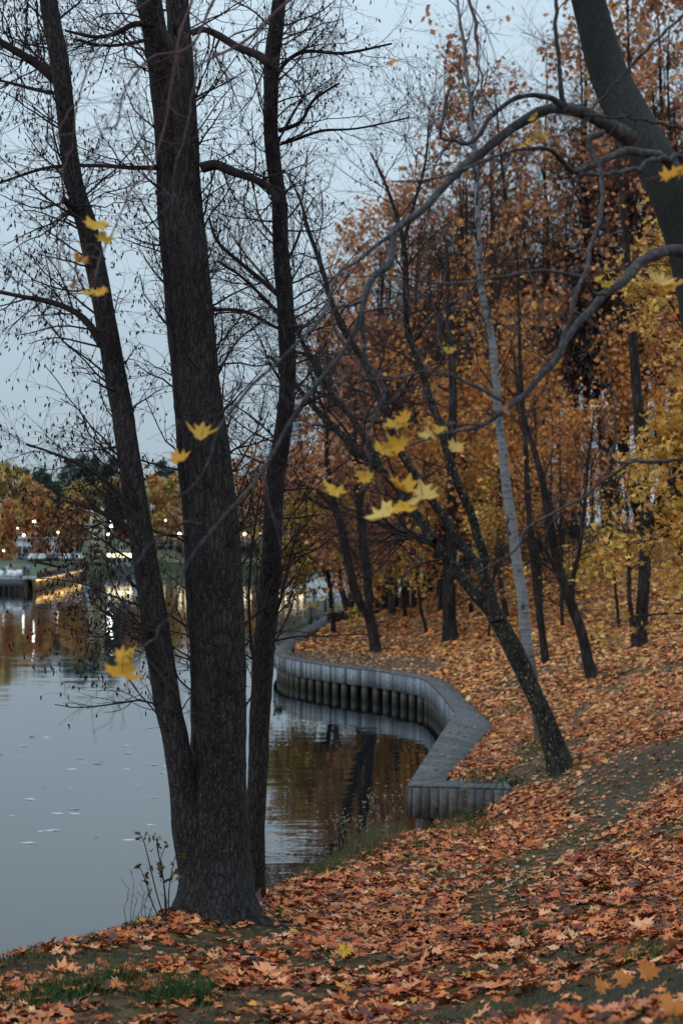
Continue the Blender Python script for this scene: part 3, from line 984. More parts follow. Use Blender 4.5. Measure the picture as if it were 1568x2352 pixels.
# ---- maple at the right edge, its arching boughs hang across the view
def fg_maple():
    rng = np.random.default_rng(31)
    d = 8.0
    base = G(1740, 2220, 3, 60)
    base = np.array([2.36, 8.0, float(terrain(np.array([2.36]), np.array([8.0]))[0])])
    root = thing('maple_tree', 'leaning grey maple at the right edge, arching bare boughs with few yellow leaves', 'tree', base)
    zpix = HZ + (CAMZ - base[2]) / 8.0 * F
    tr = [(1749, zpix + 40, 150), (1745, zpix - 60, 128), (1722, 1650, 116), (1692, 1300, 110), (1660, 1000, 106), (1625, 800, 102), (1592, 620, 98), (1556, 490, 96), (1500, 367, 95), (1440, 262, 96), (1393, 157, 86), (1350, 0, 76), (1310, -160, 68), (1260, -420, 56)]
    pts, rad = trunk_path(tr, (8.0, 8.4), 90)
    mb = MB()
    stem(mb, pts, rad, 28, 0.035, 6, 4, 0.35, 0.3)
    tk = mb.build('trunk', M_MAPLE, root, True, base)
    # boughs: traced centre lines with the distance at their two ends
    BO = [
        ([(1450, 320, 46), (1406, 293, 38), (1349, 262, 34), (1291, 250, 32), (1244, 257, 28), (1197, 283, 27), (1155, 314, 26), (1103, 356, 24), (1061, 388, 23), (1019, 430, 21), (977, 477, 20), (935, 508, 20), (898, 531, 21), (901, 566, 20), (895, 606, 19), (856, 634, 18), (838, 676, 17), (828, 728, 16), (809, 775, 15), (783, 817, 13), (746, 860, 12), (700, 915, 11), (650, 1000, 11), (600, 1095, 10), (564, 1140, 10), (487, 1222, 10), (431, 1289, 9), (418, 1335, 8), (408, 1390, 6)], (8.0, 5.6)),
        ([(935, 508, 12), (870, 560, 11), (820, 600, 10), (780, 622, 9), (765, 660, 9), (740, 720, 8), (700, 770, 8), (640, 830, 8), (560, 905, 8), (500, 990, 7), (461, 1099, 7), (405, 1145, 6)], (7.0, 5.8)),
        ([(1290, 248, 20), (1262, 225, 15), (1218, 215, 13), (1165, 236, 13), (1129, 267, 12), (1108, 304, 12), (1076, 330, 11), (1040, 318, 10), (1008, 314, 9), (1022, 250, 9), (1032, 199, 7)], (7.6, 7.2)),
        ([(1291, 250, 16), (1286, 190, 12), (1280, 100, 11), (1275, 0, 10), (1268, -120, 8)], (7.6, 7.5)),
        ([(1560, 395, 26), (1522, 358, 24), (1470, 352, 22), (1428, 351, 20), (1365, 377, 18), (1317, 395, 17), (1290, 372, 13), (1262, 345, 11), (1218, 338, 10), (1155, 356, 9), (1081, 380, 8), (1000, 410, 6), (900, 420, 5)], (8.0, 6.6)),
        ([(1568, 362, 16), (1517, 364, 15), (1470, 382, 14), (1406, 399, 13), (1330, 398, 10)], (7.6, 7.2)),
        ([(1385, 300, 18), (1350, 330, 15), (1372, 380, 12), (1383, 409, 11), (1380, 482, 11), (1359, 566, 11), (1328, 660, 11), (1301, 744, 10), (1281, 817, 9), (1265, 845, 8)], (7.2, 6.6)),
        ([(1610, 600, 46), (1553, 574, 32), (1501, 584, 29), (1449, 618, 26), (1396, 666, 24), (1354, 707, 21), (1312, 755, 19), (1270, 833, 17), (1218, 886, 15), (1166, 933, 14), (1103, 980, 11), (1040, 992, 9), (985, 1010, 7), (920, 1030, 5)], (7.8, 6.2)),
        ([(1390, 672, 12), (1365, 676, 11), (1328, 634, 10), (1270, 621, 9), (1218, 621, 8), (1139, 637, 8), (1061, 650, 7), (982, 647, 6), (893, 637, 5), (825, 637, 4)], (7.2, 6.4)),
        ([(1160, 936, 11), (1145, 922, 10), (1087, 886, 9), (1029, 859, 8), (977, 857, 8), (904, 872, 7), (804, 878, 5), (802, 850, 3)], (6.6, 6.2)),
        ([(1103, 980, 8), (1040, 970, 8), (990, 955, 7), (975, 930, 6), (972, 890, 5)], (6.4, 6.3)),
        ([(830, 726, 12), (835, 807, 11), (862, 865, 10), (883, 912, 9), (856, 964, 8), (846, 1022, 7), (849, 1090, 5)], (6.6, 6.2)),
        ([(835, 690, 8), (800, 705, 8), (765, 720, 7), (775, 770, 7), (815, 830, 6), (850, 850, 5)], (6.6, 6.5)),
        ([(487, 1222, 8), (450, 1205, 8), (420, 1206, 8), (354, 1242, 7), (307, 1304, 6), (280, 1330, 4)], (6.0, 5.6)),
        ([(1700, 1040, 16), (1568, 1056, 11), (1470, 1058, 9), (1444, 1057, 8), (1353, 1132, 7), (1290, 1170, 6), (1210, 1215, 5), (1187, 1260, 5), (1131, 1294, 4), (1051, 1339, 3)], (8.0, 7.6)),
        ([(1470, 1058, 7), (1412, 1062, 6), (1410, 1000, 5), (1405, 900, 4), (1385, 790, 3), (1350, 690, 3)], (7.8, 7.4)),
        # boughs that leave the trunk above the frame and hang over the lake side
        ([(1330, -80, 40), (1200, -170, 30), (1000, -190, 24), (820, -150, 18), (720, -60, 11), (666, 0, 9), (562, 90, 8), (476, 138, 6), (447, 162, 5)], (8.3, 6.4)),
        ([(1000, -190, 18), (700, -230, 14), (500, -160, 10), (400, -60, 7), (343, 0, 6), (267, 67, 5), (209, 143, 5), (181, 224, 4), (170, 330, 3)], (7.4, 6.4)),
        ([(700, -230, 10), (560, -120, 9), (490, 0, 8), (443, 100, 7), (352, 133, 6), (295, 190, 5), (272, 276, 5), (240, 300, 4)], (7.0, 6.2)),
        ([(443, 100, 6), (447, 180, 6), (430, 300, 6), (405, 370, 5), (395, 440, 4), (415, 478, 4)], (6.6, 6.4)),
        ([(500, -160, 9), (420, 60, 7), (380, 260, 6), (343, 395, 5), (295, 438, 5), (267, 514, 4), (238, 580, 4), (218, 640, 3)], (7.0, 5.9)),
        ([(181, 224, 5), (130, 300, 5), (110, 330, 4), (60, 390, 4), (0, 440, 3)], (6.4, 6.2)),
        ([(170, 330, 4), (147, 380, 4), (141, 480, 3), (139, 590, 2.5)], (6.4, 6.2)),
        ([(343, 395, 4), (330, 300, 4), (318, 240, 4)], (6.5, 6.4)),
        ([(1000, -190, 14), (1060, -60, 10), (1085, 40, 8), (1100, 140, 7), (1110, 215, 6), (1140, 260, 5)], (7.4, 7.2)),
        ([(408, 1385, 6), (370, 1440, 5), (330, 1490, 4), (300, 1512, 3)], (5.7, 5.6)),
        ([(1568, 30, 8), (1480, 120, 7), (1400, 200, 7), (1330, 300, 5)], (7.2, 7.0)),
        ([(1568, 300, 8), (1500, 280, 8), (1420, 270, 7), (1350, 262, 6)], (7.0, 6.9)),
    ]
    BP = []
    for k, (tr, dd) in enumerate(BO):
        q, r = trunk_path(tr, dd, 46)
        q = q + (np.stack([fbm(q[:, 0] * 5, q[:, 2] * 5, k, 80), fbm(q[:, 0] * 5, q[:, 2] * 5, k, 90), fbm(q[:, 0] * 5, q[:, 2] * 5, k, 95)], 1) - 0.5) * 0.016
        # growth nodes: small kinks and swellings every few centimetres
        kn = rng.normal(size=(16, 3)) * 0.006
        q = q + np.stack([np.interp(np.linspace(0, 15, 46), np.arange(16), kn[:, c]) for c in range(3)], 1)
        r = r * 0.86 * (1 + 0.22 * np.maximum(0, np.sin(np.linspace(0, 15 * PI, 46) + k)) ** 6)
        BP.append(q)
        B = MB()
        stem(B, q, r, 10, 0.10, 26, k)
                # side twigs of this bough
        t1, s1 = grow(q[None], r[None], 9 if len(tr) > 7 else 5, rng, 0.5, (35, 75), 7, 0.35, 0.98, 0.2, 0.02, 0.45, 0.0018, 0.004, 0.3)
        t2, s2 = grow(t1, s1, 4, rng, 0.2, (35, 60), 4, 0.3, 1.0, 0.15, 0.0, 0.7, 0.0013, 0.003, 0.3)
        B.tubes(t1, s1, 5)
        B.tubes(t2, s2, 4)
        B.build('bough', M_BRANCH if k not in (16, 17, 18, 20, 21, 22, 23, 24) else M_REDTWIG, root, True, base)
    # the few leaves still hanging: (px, py, width px, distance, tone)
    LV = [(222, 522, 62, 6.0, 0), (240, 550, 44, 6.0, 0), (183, 600, 40, 6.1, 1), (168, 656, 30, 6.1, 2), (205, 673, 40, 6.0, 0), (231, 671, 40, 5.9, 0), (284, 1508, 52, 5.6, 0), (283, 1546, 84, 5.55, 1),
          (462, 1003, 66, 5.9, 0), (413, 1058, 48, 5.8, 0), (768, 1126, 64, 6.0, 0), (838, 1094, 48, 6.1, 0), (880, 1034, 52, 6.1, 0), (915, 1022, 52, 6.1, 0), (912, 975, 62, 6.1, 0), (930, 962, 40, 6.1, 1), (920, 1125, 72, 6.0, 1), (880, 1188, 72, 5.9, 3),
          (925, 1166, 70, 5.9, 0), (970, 1140, 78, 5.9, 3), (985, 995, 44, 6.2, 3), (1010, 982, 34, 6.2, 0), (1045, 1031, 40, 6.3, 3), (1155, 942, 30, 6.4, 2), (903, 144, 40, 7.0, 1), (1030, 806, 34, 6.6, 0),
          (1512, 652, 58, 6.4, 3), (1545, 656, 54, 6.4, 0), (1540, 405, 56, 6.2, 1), (1562, 392, 54, 6.2, 1), (237, 266, 22, 6.2, 2), (1235, 322, 34, 7.2, 0), (1212, 330, 30, 7.2, 0), (1225, 270, 26, 7.4, 0), (1250, 312, 30, 7.2, 0), (1395, 655, 30, 7.3, 0), (1375, 640, 24, 7.3, 0)]
    tones = [(0.62, 0.36, 0.03), (0.60, 0.27, 0.02), (0.36, 0.13, 0.07), (0.66, 0.43, 0.12)]
    M = MB()
    for px, py, w, dd, tn in LV:
        p = P(px, py, dd)
        L = MB()
        sz = w * dd / F / 0.95
        nr = np.array([[rng.normal() * 0.5, -0.75, 0.75 + rng.normal() * 0.25]])
        if w > 60:
            nr = np.array([[rng.normal() * 0.3, -0.5, 0.9]])
        L.leaves(p[None], nr, sz, MAPLE, pal(1, rng, [tones[tn]], None, 0.08), rng, 0.6, np.array([[rng.normal() * 0.6, 0.4, 0.2 + rng.normal() * 0.3]]))
        # its stalk runs back to the nearest bough
        bp = np.vstack(BP)
        dd_ = np.linalg.norm(bp - p - np.array([0, 0, 0.05]), axis=1)
        e = bp[np.argmin(dd_)]
        up = min(0.07, np.linalg.norm(e - p) * 0.5)
        st = smooth([p, p * 0.65 + e * 0.35 + np.array([rng.normal() * 0.01, 0, up]), p * 0.3 + e * 0.7 + np.array([0, 0, up * 0.7]), e], 10)
        L.tubes(st, np.linspace(0.0014, 0.0022, 10), 5, [(0.16, 0.08, 0.06)])
        L.build('leaf', M_TREELEAF, root, False, base)


fg_maple()


# ---- traced trees of the slope
def slope_tree(name, label, cat, foot, traces, d, mat, sides=12, flare=0.3, limb=None, leaf=None, twig=None, seed=1, group=None, rough=0.06, dark=True, twmat=None, vis=None):
    """foot: pixel of the foot; traces: list of centre lines, the first is the trunk from the foot up, others are limbs"""
    rng = np.random.default_rng(seed)
    base = G(*foot)
    sc = base[1] / d
    d = base[1]
    root = thing(name, label, cat, base, group)
    mb = MB()
    A, AR = [], []
    for k, tr in enumerate(traces):
        tr = list(tr)
        dz = rng.uniform(-0.05, 0.05) * d
        pts, rad = trunk_path(tr, (d, d + (dz if k else dz * 0.3)), 48)
        if k == 0:
            pts = np.vstack([pts[0] * 0 + np.array([pts[0][0], pts[0][1], base[2] - 0.3]), pts])[:48]
            rad = np.concatenate([[rad[0]], rad])[:48]
        stem(mb, pts, rad, sides, rough, 7.0 / max(rad[0] * 4, 0.3), seed + k, flare if k == 0 else 0, 0.35)
        A.append(pts)
        AR.append(rad)
    mb.build('trunk', mat, root, True, base)
    A, AR = np.array(A), np.array(AR)
    if limb:
        B = MB()
        b1, r1 = grow(A, AR, limb['n'], rng, limb['len'], limb.get('ang', (30, 70)), 8, limb.get('t0', 0.35), 1.0, limb.get('wig', 0.16), limb.get('trop', 0.06), 0.4, 0.008, limb.get('rmax', 0.05), limb.get('shrink', 0.4), 0, True)
        b2, r2 = grow(b1, r1, limb.get('n2', 6), rng, limb['len'] * 0.45, (25, 65), 6, 0.15, 1.0, 0.18, limb.get('trop', 0.06) * 0.6, 0.55, 0.005, 0.02, 0.35)
        b3, r3 = grow(b2, r2, limb.get('n3', 4), rng, limb['len'] * 0.2, (25, 65), 4, 0.2, 1.0, 0.2, 0.0, 0.65, 0.0035, 0.01, 0.3)
        B.tubes(b1, r1, 4)
        B.tubes(b2, r2, 3)
        B.tubes(b3, r3, 3)
        B.build('branches', twmat or M_TWIG, root, True, base)
        if leaf:
            Lf = MB()
            leaf_cloud(Lf, b3, leaf.get('per', 3), rng, leaf['size'], leaf.get('shape', DIAM), leaf['cols'], None, 0.2, leaf.get('spread', 0.12), leaf.get('droop', 0.6), leaf.get('cluster', 0.6))
            Lf.build('foliage', M_TREELEAF, root, False, base)
    return root


slope_tree('leaning_tree', 'dark lichen flecked tree leaning left over the lake, its trunk splitting into bare limbs', 'tree', (1285, 1762),
           [[(1288, 1770, 62), (1272, 1715, 52), (1250, 1650, 44), (1229, 1600, 40), (1184, 1505, 44), (1153, 1441, 40), (1121, 1390, 40), (1089, 1366, 26), (1067, 1335, 24), (1033, 1294, 23), (999, 1249, 22), (960, 1190, 21), (902, 1107, 21), (862, 1070, 20), (816, 1031, 19), (773, 988, 16), (740, 955, 15), (707, 919, 12), (650, 850, 9), (600, 800, 6)],
            [(1140, 1425, 34), (1122, 1360, 30), (1106, 1309, 26), (1093, 1294, 21), (1063, 1256, 20), (1025, 1196, 20), (991, 1150, 19), (961, 1100, 18), (922, 1044, 17), (882, 945, 17), (869, 906, 16), (842, 846, 16), (826, 813, 15), (790, 761, 14), (763, 701, 13), (744, 632, 12), (724, 573, 11), (704, 517, 10), (690, 460, 7), (660, 400, 4)],
            [(1118, 1345, 24), (1108, 1309, 22), (1112, 1275, 21), (1097, 1237, 20), (1085, 1192, 20), (1070, 1154, 19), (1051, 1113, 19), (1027, 1044, 18), (1011, 978, 18), (988, 922, 18), (974, 873, 17), (961, 830, 16), (945, 790, 15), (933, 747, 15), (933, 682, 15), (931, 616, 14), (925, 550, 12), (905, 480, 9), (880, 410, 7), (850, 350, 4)],
            [(880, 1085, 16), (836, 1001, 15), (796, 945, 14), (763, 909, 13), (740, 869, 13), (714, 823, 12), (691, 780, 11), (660, 710, 9), (610, 640, 7), (560, 580, 5), (520, 520, 3)],
            [(998, 1245, 18), (970, 1240, 17), (935, 1222, 16), (898, 1225, 9)],
            [(925, 560, 10), (950, 470, 8), (975, 380, 6), (985, 280, 4)],
            [(945, 790, 8), (1000, 720, 6), (1050, 690, 4), (1090, 660, 2)],
            [(890, 970, 9), (820, 960, 8), (740, 905, 6), (680, 880, 4)]],
           29.6, M_LEAN, 16, 0.35, dict(n=16, len=2.7, n2=7, n3=4, t0=0.42, rmax=0.03, trop=0.05, wig=0.2), seed=41, rough=0.08)

slope_tree('birch_tree', 'slender pale grey birch standing upright just behind the leaning tree', 'tree', (1241, 1700),
           [[(1241, 1712, 25), (1232, 1630, 24), (1221, 1551, 25), (1206, 1449, 25), (1199, 1373, 24), (1187, 1298, 24), (1176, 1215, 23), (1161, 1109, 22), (1153, 1033, 20), (1143, 954, 19), (1136, 851, 18), (1126, 766, 17), (1105, 664, 15), (1098, 561, 14), (1096, 459, 12), (1088, 330, 11), (1078, 220, 9), (1062, 90, 7), (1050, 0, 6), (1040, -150, 3)]],
           33, M_BIRCH, 14, 0.15, dict(n=34, len=2.5, n2=6, n3=4, t0=0.45, rmax=0.022, trop=0.16, ang=(20, 50)), seed=42, rough=0.03)

slope_tree('tree', 'thin dark upright tree just behind the birch on the orange slope', 'tree', (1253, 1524),
           [[(1253, 1526, 20), (1246, 1470, 18), (1236, 1392, 17), (1228, 1320, 16), (1221, 1260, 15), (1212, 1150, 14), (1206, 1020, 12), (1195, 860, 10), (1190, 700, 7), (1185, 520, 4)]],
           48, M_DARK, 12, 0.25, dict(n=20, len=3.0, n2=5, n3=4, t0=0.3, rmax=0.025), dict(size=0.17, per=1, cols=PAL_ORG, spread=0.15), seed=43)

slope_tree('tree', 'dark crooked tree wrapped in shoots, leaning left beside the green tuft on the slope', 'tree', (1358, 1560),
           [[(1360, 1562, 30), (1348, 1510, 26), (1331, 1441, 24), (1312, 1392, 24), (1289, 1328, 22), (1278, 1290, 21), (1270, 1245, 20), (1255, 1154, 18), (1236, 1071, 15), (1215, 1000, 11), (1190, 900, 8), (1175, 780, 5)],
            [(1312, 1395, 14), (1315, 1330, 12), (1330, 1260, 10), (1340, 1170, 8), (1350, 1060, 6), (1365, 940, 3)],
            [(1300, 1360, 9), (1270, 1300, 8), (1240, 1250, 6), (1200, 1220, 3)]],
           45, M_DARK, 12, 0.3, dict(n=34, len=2.2, n2=8, n3=4, t0=0.18, rmax=0.02, trop=0.02), seed=44, rough=0.12)

slope_tree('tree', 'straight thick dark trunk with a thin second stem at its foot, on the slope', 'tree', (1467, 1487),
           [[(1467, 1490, 40), (1472, 1420, 29), (1478, 1335, 28), (1482, 1222, 27), (1478, 1128, 27), (1470, 1033, 26), (1462, 900, 24), (1450, 760, 21), (1440, 600, 17), (1425, 420, 12), (1410, 260, 7)],
            [(1455, 1475, 13), (1448, 1410, 11), (1444, 1354, 10), (1444, 1241, 9), (1438, 1146, 8), (1430, 1050, 5)]],
           50, M_DARK, 14, 0.3, dict(n=17, len=3.4, n2=6, n3=4, t0=0.35, rmax=0.03), dict(size=0.18, per=1, cols=PAL_OAK, spread=0.2, cluster=0.45), seed=45)

slope_tree('tree', 'dark tree forking low into two tall limbs beside the boardwalk bend', 'tree', (862, 1500),
           [[(864, 1503, 26), (858, 1465, 25), (852, 1432, 25), (846, 1400, 23), (848, 1375, 20), (844, 1334, 21), (836, 1270, 21), (831, 1219, 20), (826, 1168, 18), (818, 1110, 15), (812, 1020, 12), (815, 920, 9), (820, 800, 6), (815, 680, 3)],
            [(850, 1425, 20), (838, 1403, 20), (826, 1385, 20), (813, 1347, 22), (803, 1309, 21), (793, 1257, 20), (782, 1206, 19), (769, 1163, 17), (755, 1100, 13), (750, 1010, 10), (755, 900, 7), (750, 800, 4)],
            [(765, 1165, 9), (740, 1140, 8), (715, 1118, 8), (688, 1113, 7), (650, 1100, 4)], [(772, 1170, 7), (740, 1165, 6), (715, 1148, 5), (680, 1145, 3)], [(843, 1330, 8), (825, 1300, 7), (812, 1270, 5)]],
           64, M_DARK, 12, 0.25, dict(n=16, len=4.0, n2=6, n3=4, t0=0.4, rmax=0.04), dict(size=0.24, per=3, cols=PAL_OAK, spread=0.25, cluster=0.35), seed=46, rough=0.09)

slope_tree('tree', 'stout dark trunk behind hanging orange leaves in the middle of the slope', 'tree', (1034, 1473),
           [[(1034, 1476, 38), (1032, 1430, 33), (1031, 1392, 31), (1033, 1300, 29), (1038, 1180, 26), (1035, 1050, 22), (1040, 900, 18), (1030, 720, 13), (1025, 540, 7)]],
           65, M_DARK, 14, 0.15, dict(n=22, len=4.6, n2=6, n3=4, t0=0.1, rmax=0.04, trop=-0.03), dict(size=0.24, per=4, cols=PAL_ORG, spread=0.3, cluster=0.3, shape=MAPLE5), seed=47)

slope_tree('tree', 'small olive yellow tree beside the boardwalk railing, its crown hanging over the water', 'tree', (767, 1457),
           [[(767, 1458, 13), (763, 1420, 12), (761, 1386, 12), (755, 1330, 11), (748, 1270, 9), (742, 1200, 7), (740, 1130, 4)],
            [(755, 1330, 7), (730, 1290, 6), (705, 1260, 5), (680, 1250, 3)], [(758, 1350, 7), (785, 1300, 6), (800, 1250, 4)]],
           78, M_DARK, 10, 0.2, dict(n=24, len=3.4, n2=6, n3=4, t0=0.25, rmax=0.03, trop=-0.05, ang=(50, 85)), dict(size=0.24, per=6, cols=PAL_OLIVE, spread=0.25, cluster=0.35), seed=48)

slope_tree('sapling', 'spindly leafless sapling leaning slightly left on the slope, left of the stout trunk', 'sapling', (979, 1457),
           [[(980, 1459, 9), (974, 1430, 8), (968, 1408, 8), (962, 1368, 7), (958, 1310, 5), (950, 1240, 3)]],
           72, M_DARK, 8, 0.1, dict(n=10, len=2.0, n2=4, n3=3, t0=0.3, rmax=0.02), dict(size=0.22, per=2, cols=PAL_YEL, spread=0.2, cluster=None), seed=49)

slope_tree('sapling', 'short bare stem tilted steeply left in front of the far timber wall', 'sapling', (904, 1407),
           [[(906, 1408, 11), (895, 1388, 10), (880, 1368, 9), (866, 1354, 7), (850, 1335, 4)], [(882, 1370, 6), (886, 1345, 5), (888, 1310, 3)]],
           88, M_DARK, 8, 0.1, dict(n=6, len=1.6, n2=4, n3=3, t0=0.5, rmax=0.02), dict(size=0.25, per=3, cols=PAL_YEL, spread=0.2, cluster=None), seed=50)

slope_tree('tree', 'narrow dark trunk half hidden behind the birch and the leaning fork', 'tree', (1163, 1420),
           [[(1164, 1422, 14), (1156, 1380, 13), (1148, 1320, 12), (1146, 1240, 11), (1150, 1120, 10), (1140, 960, 8), (1145, 780, 5), (1135, 600, 3)]],
           66, M_DARK, 10, 0.2, dict(n=18, len=3.6, n2=6, n3=4, t0=0.25, rmax=0.03), dict(size=0.23, per=3, cols=PAL_ORG, spread=0.25, cluster=0.35), seed=51)

slope_tree('maple_tree', 'bright yellow maple whose full crown fills the right edge', 'tree', (1700, 1700),
           [[(1700, 1705, 44), (1680, 1500, 34), (1650, 1250, 32), (1625, 1000, 28), (1610, 800, 22), (1600, 640, 14), (1590, 500, 7)]],
           31, M_DARK, 14, 0.25, dict(n=42, len=2.0, n2=7, n3=5, t0=0.2, rmax=0.03, trop=-0.02, ang=(50, 85), shrink=0.3), dict(size=0.14, per=6, cols=PAL_YEL[:4], spread=0.14, cluster=0.9, shape=MAPLE5, droop=1.2), seed=52)

slope_tree('tree', 'young tree with sparse pale yellow leaves between the crooked tree and the thick right trunk', 'tree', (1420, 1440),
           [[(1420, 1442, 8), (1416, 1390, 7), (1410, 1330, 6), (1402, 1260, 5), (1395, 1190, 3)], [(1412, 1345, 4), (1380, 1300, 3), (1350, 1260, 2)]],
           56, M_DARK, 8, 0.1, dict(n=16, len=1.9, n2=5, n3=3, t0=0.35, rmax=0.016, trop=0.0, ang=(50, 80)), dict(size=0.17, per=2, cols=[(0.6, 0.42, 0.10), (0.62, 0.38, 0.06)], spread=0.12, cluster=0.8, shape=MAPLE5, droop=1.0), seed=53)


# ---- woods: a few grown trees, copied
def wood_tree(name, seed, h, leafcols, nleaf, size, bare=False, limb_n=22, t0=0.3, trunk_r=0.17, spread=0.3, ang=(30, 70), limb_len=None, trop=0.05, cluster=0.3):
    rng = np.random.default_rng(seed)
    root = thing(name, '', 'tree', (0, 0, 0))
    z = np.linspace(-0.4, h, 30)
    wob = np.stack([fbm(z * 0.16, 0, 0, seed), fbm(z * 0.16, 5, 0, seed + 3)], 1) - 0.5
    lean = rng.normal(size=2) * 0.05
    pts = np.stack([wob[:, 0] * 1.6 + lean[0] * z, wob[:, 1] * 1.6 + lean[1] * z, z], 1)
    pts[:, :2] -= pts[1, :2]
    rad = trunk_r * (1 - np.linspace(0, 1, 30) ** 1.3 * 0.9)
    mb = MB()
    stem(mb, pts, rad, 10, 0.07, 3.0, seed, 0.4, 0.4)
    if rng.uniform() < 0.5:
        k = int(rng.integers(8, 14))
        q, r = grow(pts[None], rad[None], 1, rng, h * 0.55, (15, 25), 20, k / 30, k / 30 + 0.02, 0.06, 0.06, 0.75, 0.03, 1, 0)
        stem(mb, q[0], r[0], 8, 0.07, 3.0, seed)
        A = np.array([pts, smooth(q[0], 30)])
        AR = np.array([rad, np.linspace(r[0][0], r[0][-1], 30)])
    else:
        A, AR = pts[None], rad[None]
    mb.build('trunk', M_DARK, root, True)
    LL = limb_len or h * 0.24
    b1, r1 = grow(A, AR, limb_n, rng, LL, ang, 8, t0, 1.0, 0.16, trop, 0.42, 0.012, 0.06, 0.5, 0, True)
    b2, r2 = grow(b1, r1, 7, rng, LL * 0.42, (25, 65), 5, 0.15, 1.0, 0.2, 0.03, 0.55, 0.008, 0.03, 0.35)
    b3, r3 = grow(b2, r2, 4, rng, LL * 0.2, (25, 65), 4, 0.2, 1.0, 0.2, 0.0, 0.65, 0.006, 0.014, 0.3)
    B = MB()
    B.tubes(b1, r1, 4)
    B.tubes(b2, r2, 3)
    B.tubes(b3, r3, 3)
    B.build('branches', M_TWIG, root, False)
    if not bare:
        Lf = MB()
        leaf_cloud(Lf, b3, nleaf, rng, size, DIAM, leafcols, None, 0.1, spread, 0.5, cluster)
        Lf.build('foliage', M_TREELEAF, root, False)
    return root


V_OAK = wood_tree('oak_tree', 101, 21, PAL_OAK, 6, 0.27, limb_n=20, t0=0.22, trunk_r=0.24)
V_OAK2 = wood_tree('oak_tree', 102, 24, PAL_OAK, 6, 0.27, limb_n=22, t0=0.3, trunk_r=0.26)
V_OAK4 = wood_tree('oak_tree', 117, 27, PAL_OAK, 3, 0.27, limb_n=34, t0=0.25, trunk_r=0.27, limb_len=6.0, ang=(30, 70), trop=0.06)
V_OAK3 = wood_tree('oak_tree', 111, 23, PAL_OAK, 6, 0.27, limb_n=30, t0=0.2, trunk_r=0.3, limb_len=8.2, ang=(45, 80), trop=0.02)
V_YEL = wood_tree('maple_tree', 103, 11, PAL_YEL, 3, 0.21, limb_n=20, t0=0.15, trunk_r=0.10, limb_len=3.3, trop=0.0, ang=(45, 80))
V_ORG = wood_tree('maple_tree', 104, 13, PAL_ORG, 3, 0.23, limb_n=20, t0=0.15, trunk_r=0.12, limb_len=3.4, trop=0.0, ang=(45, 80))
V_BARE = wood_tree('bare_tree', 105, 22, None, 0, 0, True, limb_n=24, t0=0.2, trunk_r=0.19, trop=0.1)
V_BARE2 = wood_tree('bare_tree', 106, 19, None, 0, 0, True, limb_n=22, t0=0.2, trunk_r=0.15, trop=0.06)
GR_WOOD = 'trees of the autumn woods on the slope'
LAB = {V_OAK4: 'very tall thin crowned tree with rust leaves rising above the crowded woods', V_OAK3: 'broad rust orange oak spreading over the water at the left edge of the woods', V_OAK: 'tall tree with rust brown leaves in the crowded woods above the slope', V_OAK2: 'tall tree with rust brown leaves in the crowded woods above the slope',
       V_YEL: 'low yellow leaved maple under the tall trees of the woods', V_ORG: 'low orange leaved maple under the tall trees of the woods',
       V_BARE: 'tall leafless tree with dark trunk in the crowded woods above the slope', V_BARE2: 'tall leafless tree with dark trunk in the crowded woods above the slope'}
_used = set()


def put(v, px, dist, scale=1.0, rz=None):
    x = (px - CX) / F * dist
    z = float(terrain(np.array([x]), np.array([dist], float))[0])
    if shore_dist(np.array([x]), np.array([float(dist)]))[0] < 0.4:
        return
    rz = random.uniform(0, 6.28) if rz is None else rz
    dmin = 90 if px > 1150 else 82 if px > 860 else dist
    if v in (V_YEL, V_ORG):
        dmin = dist
    if dist < dmin:
        scale *= (dmin / dist) ** 0.8
        dist = dmin + random.uniform(0, 8)
        x = (px - CX) / F * dist
        z = float(terrain(np.array([x]), np.array([dist], float))[0])
    s = (scale * random.uniform(0.93, 1.07), scale * random.uniform(0.93, 1.07), scale * random.uniform(0.92, 1.08))
    if v not in _used:
        _used.add(v)
        v.location = (x, dist, z - 0.05)
        v.rotation_euler = (0, 0, rz)
        v.scale = s
        tag(v, LAB[v], None, GR_WOOD)
        return
    dup(v, (x, dist, z - 0.05), rz, s, LAB[v], GR_WOOD)


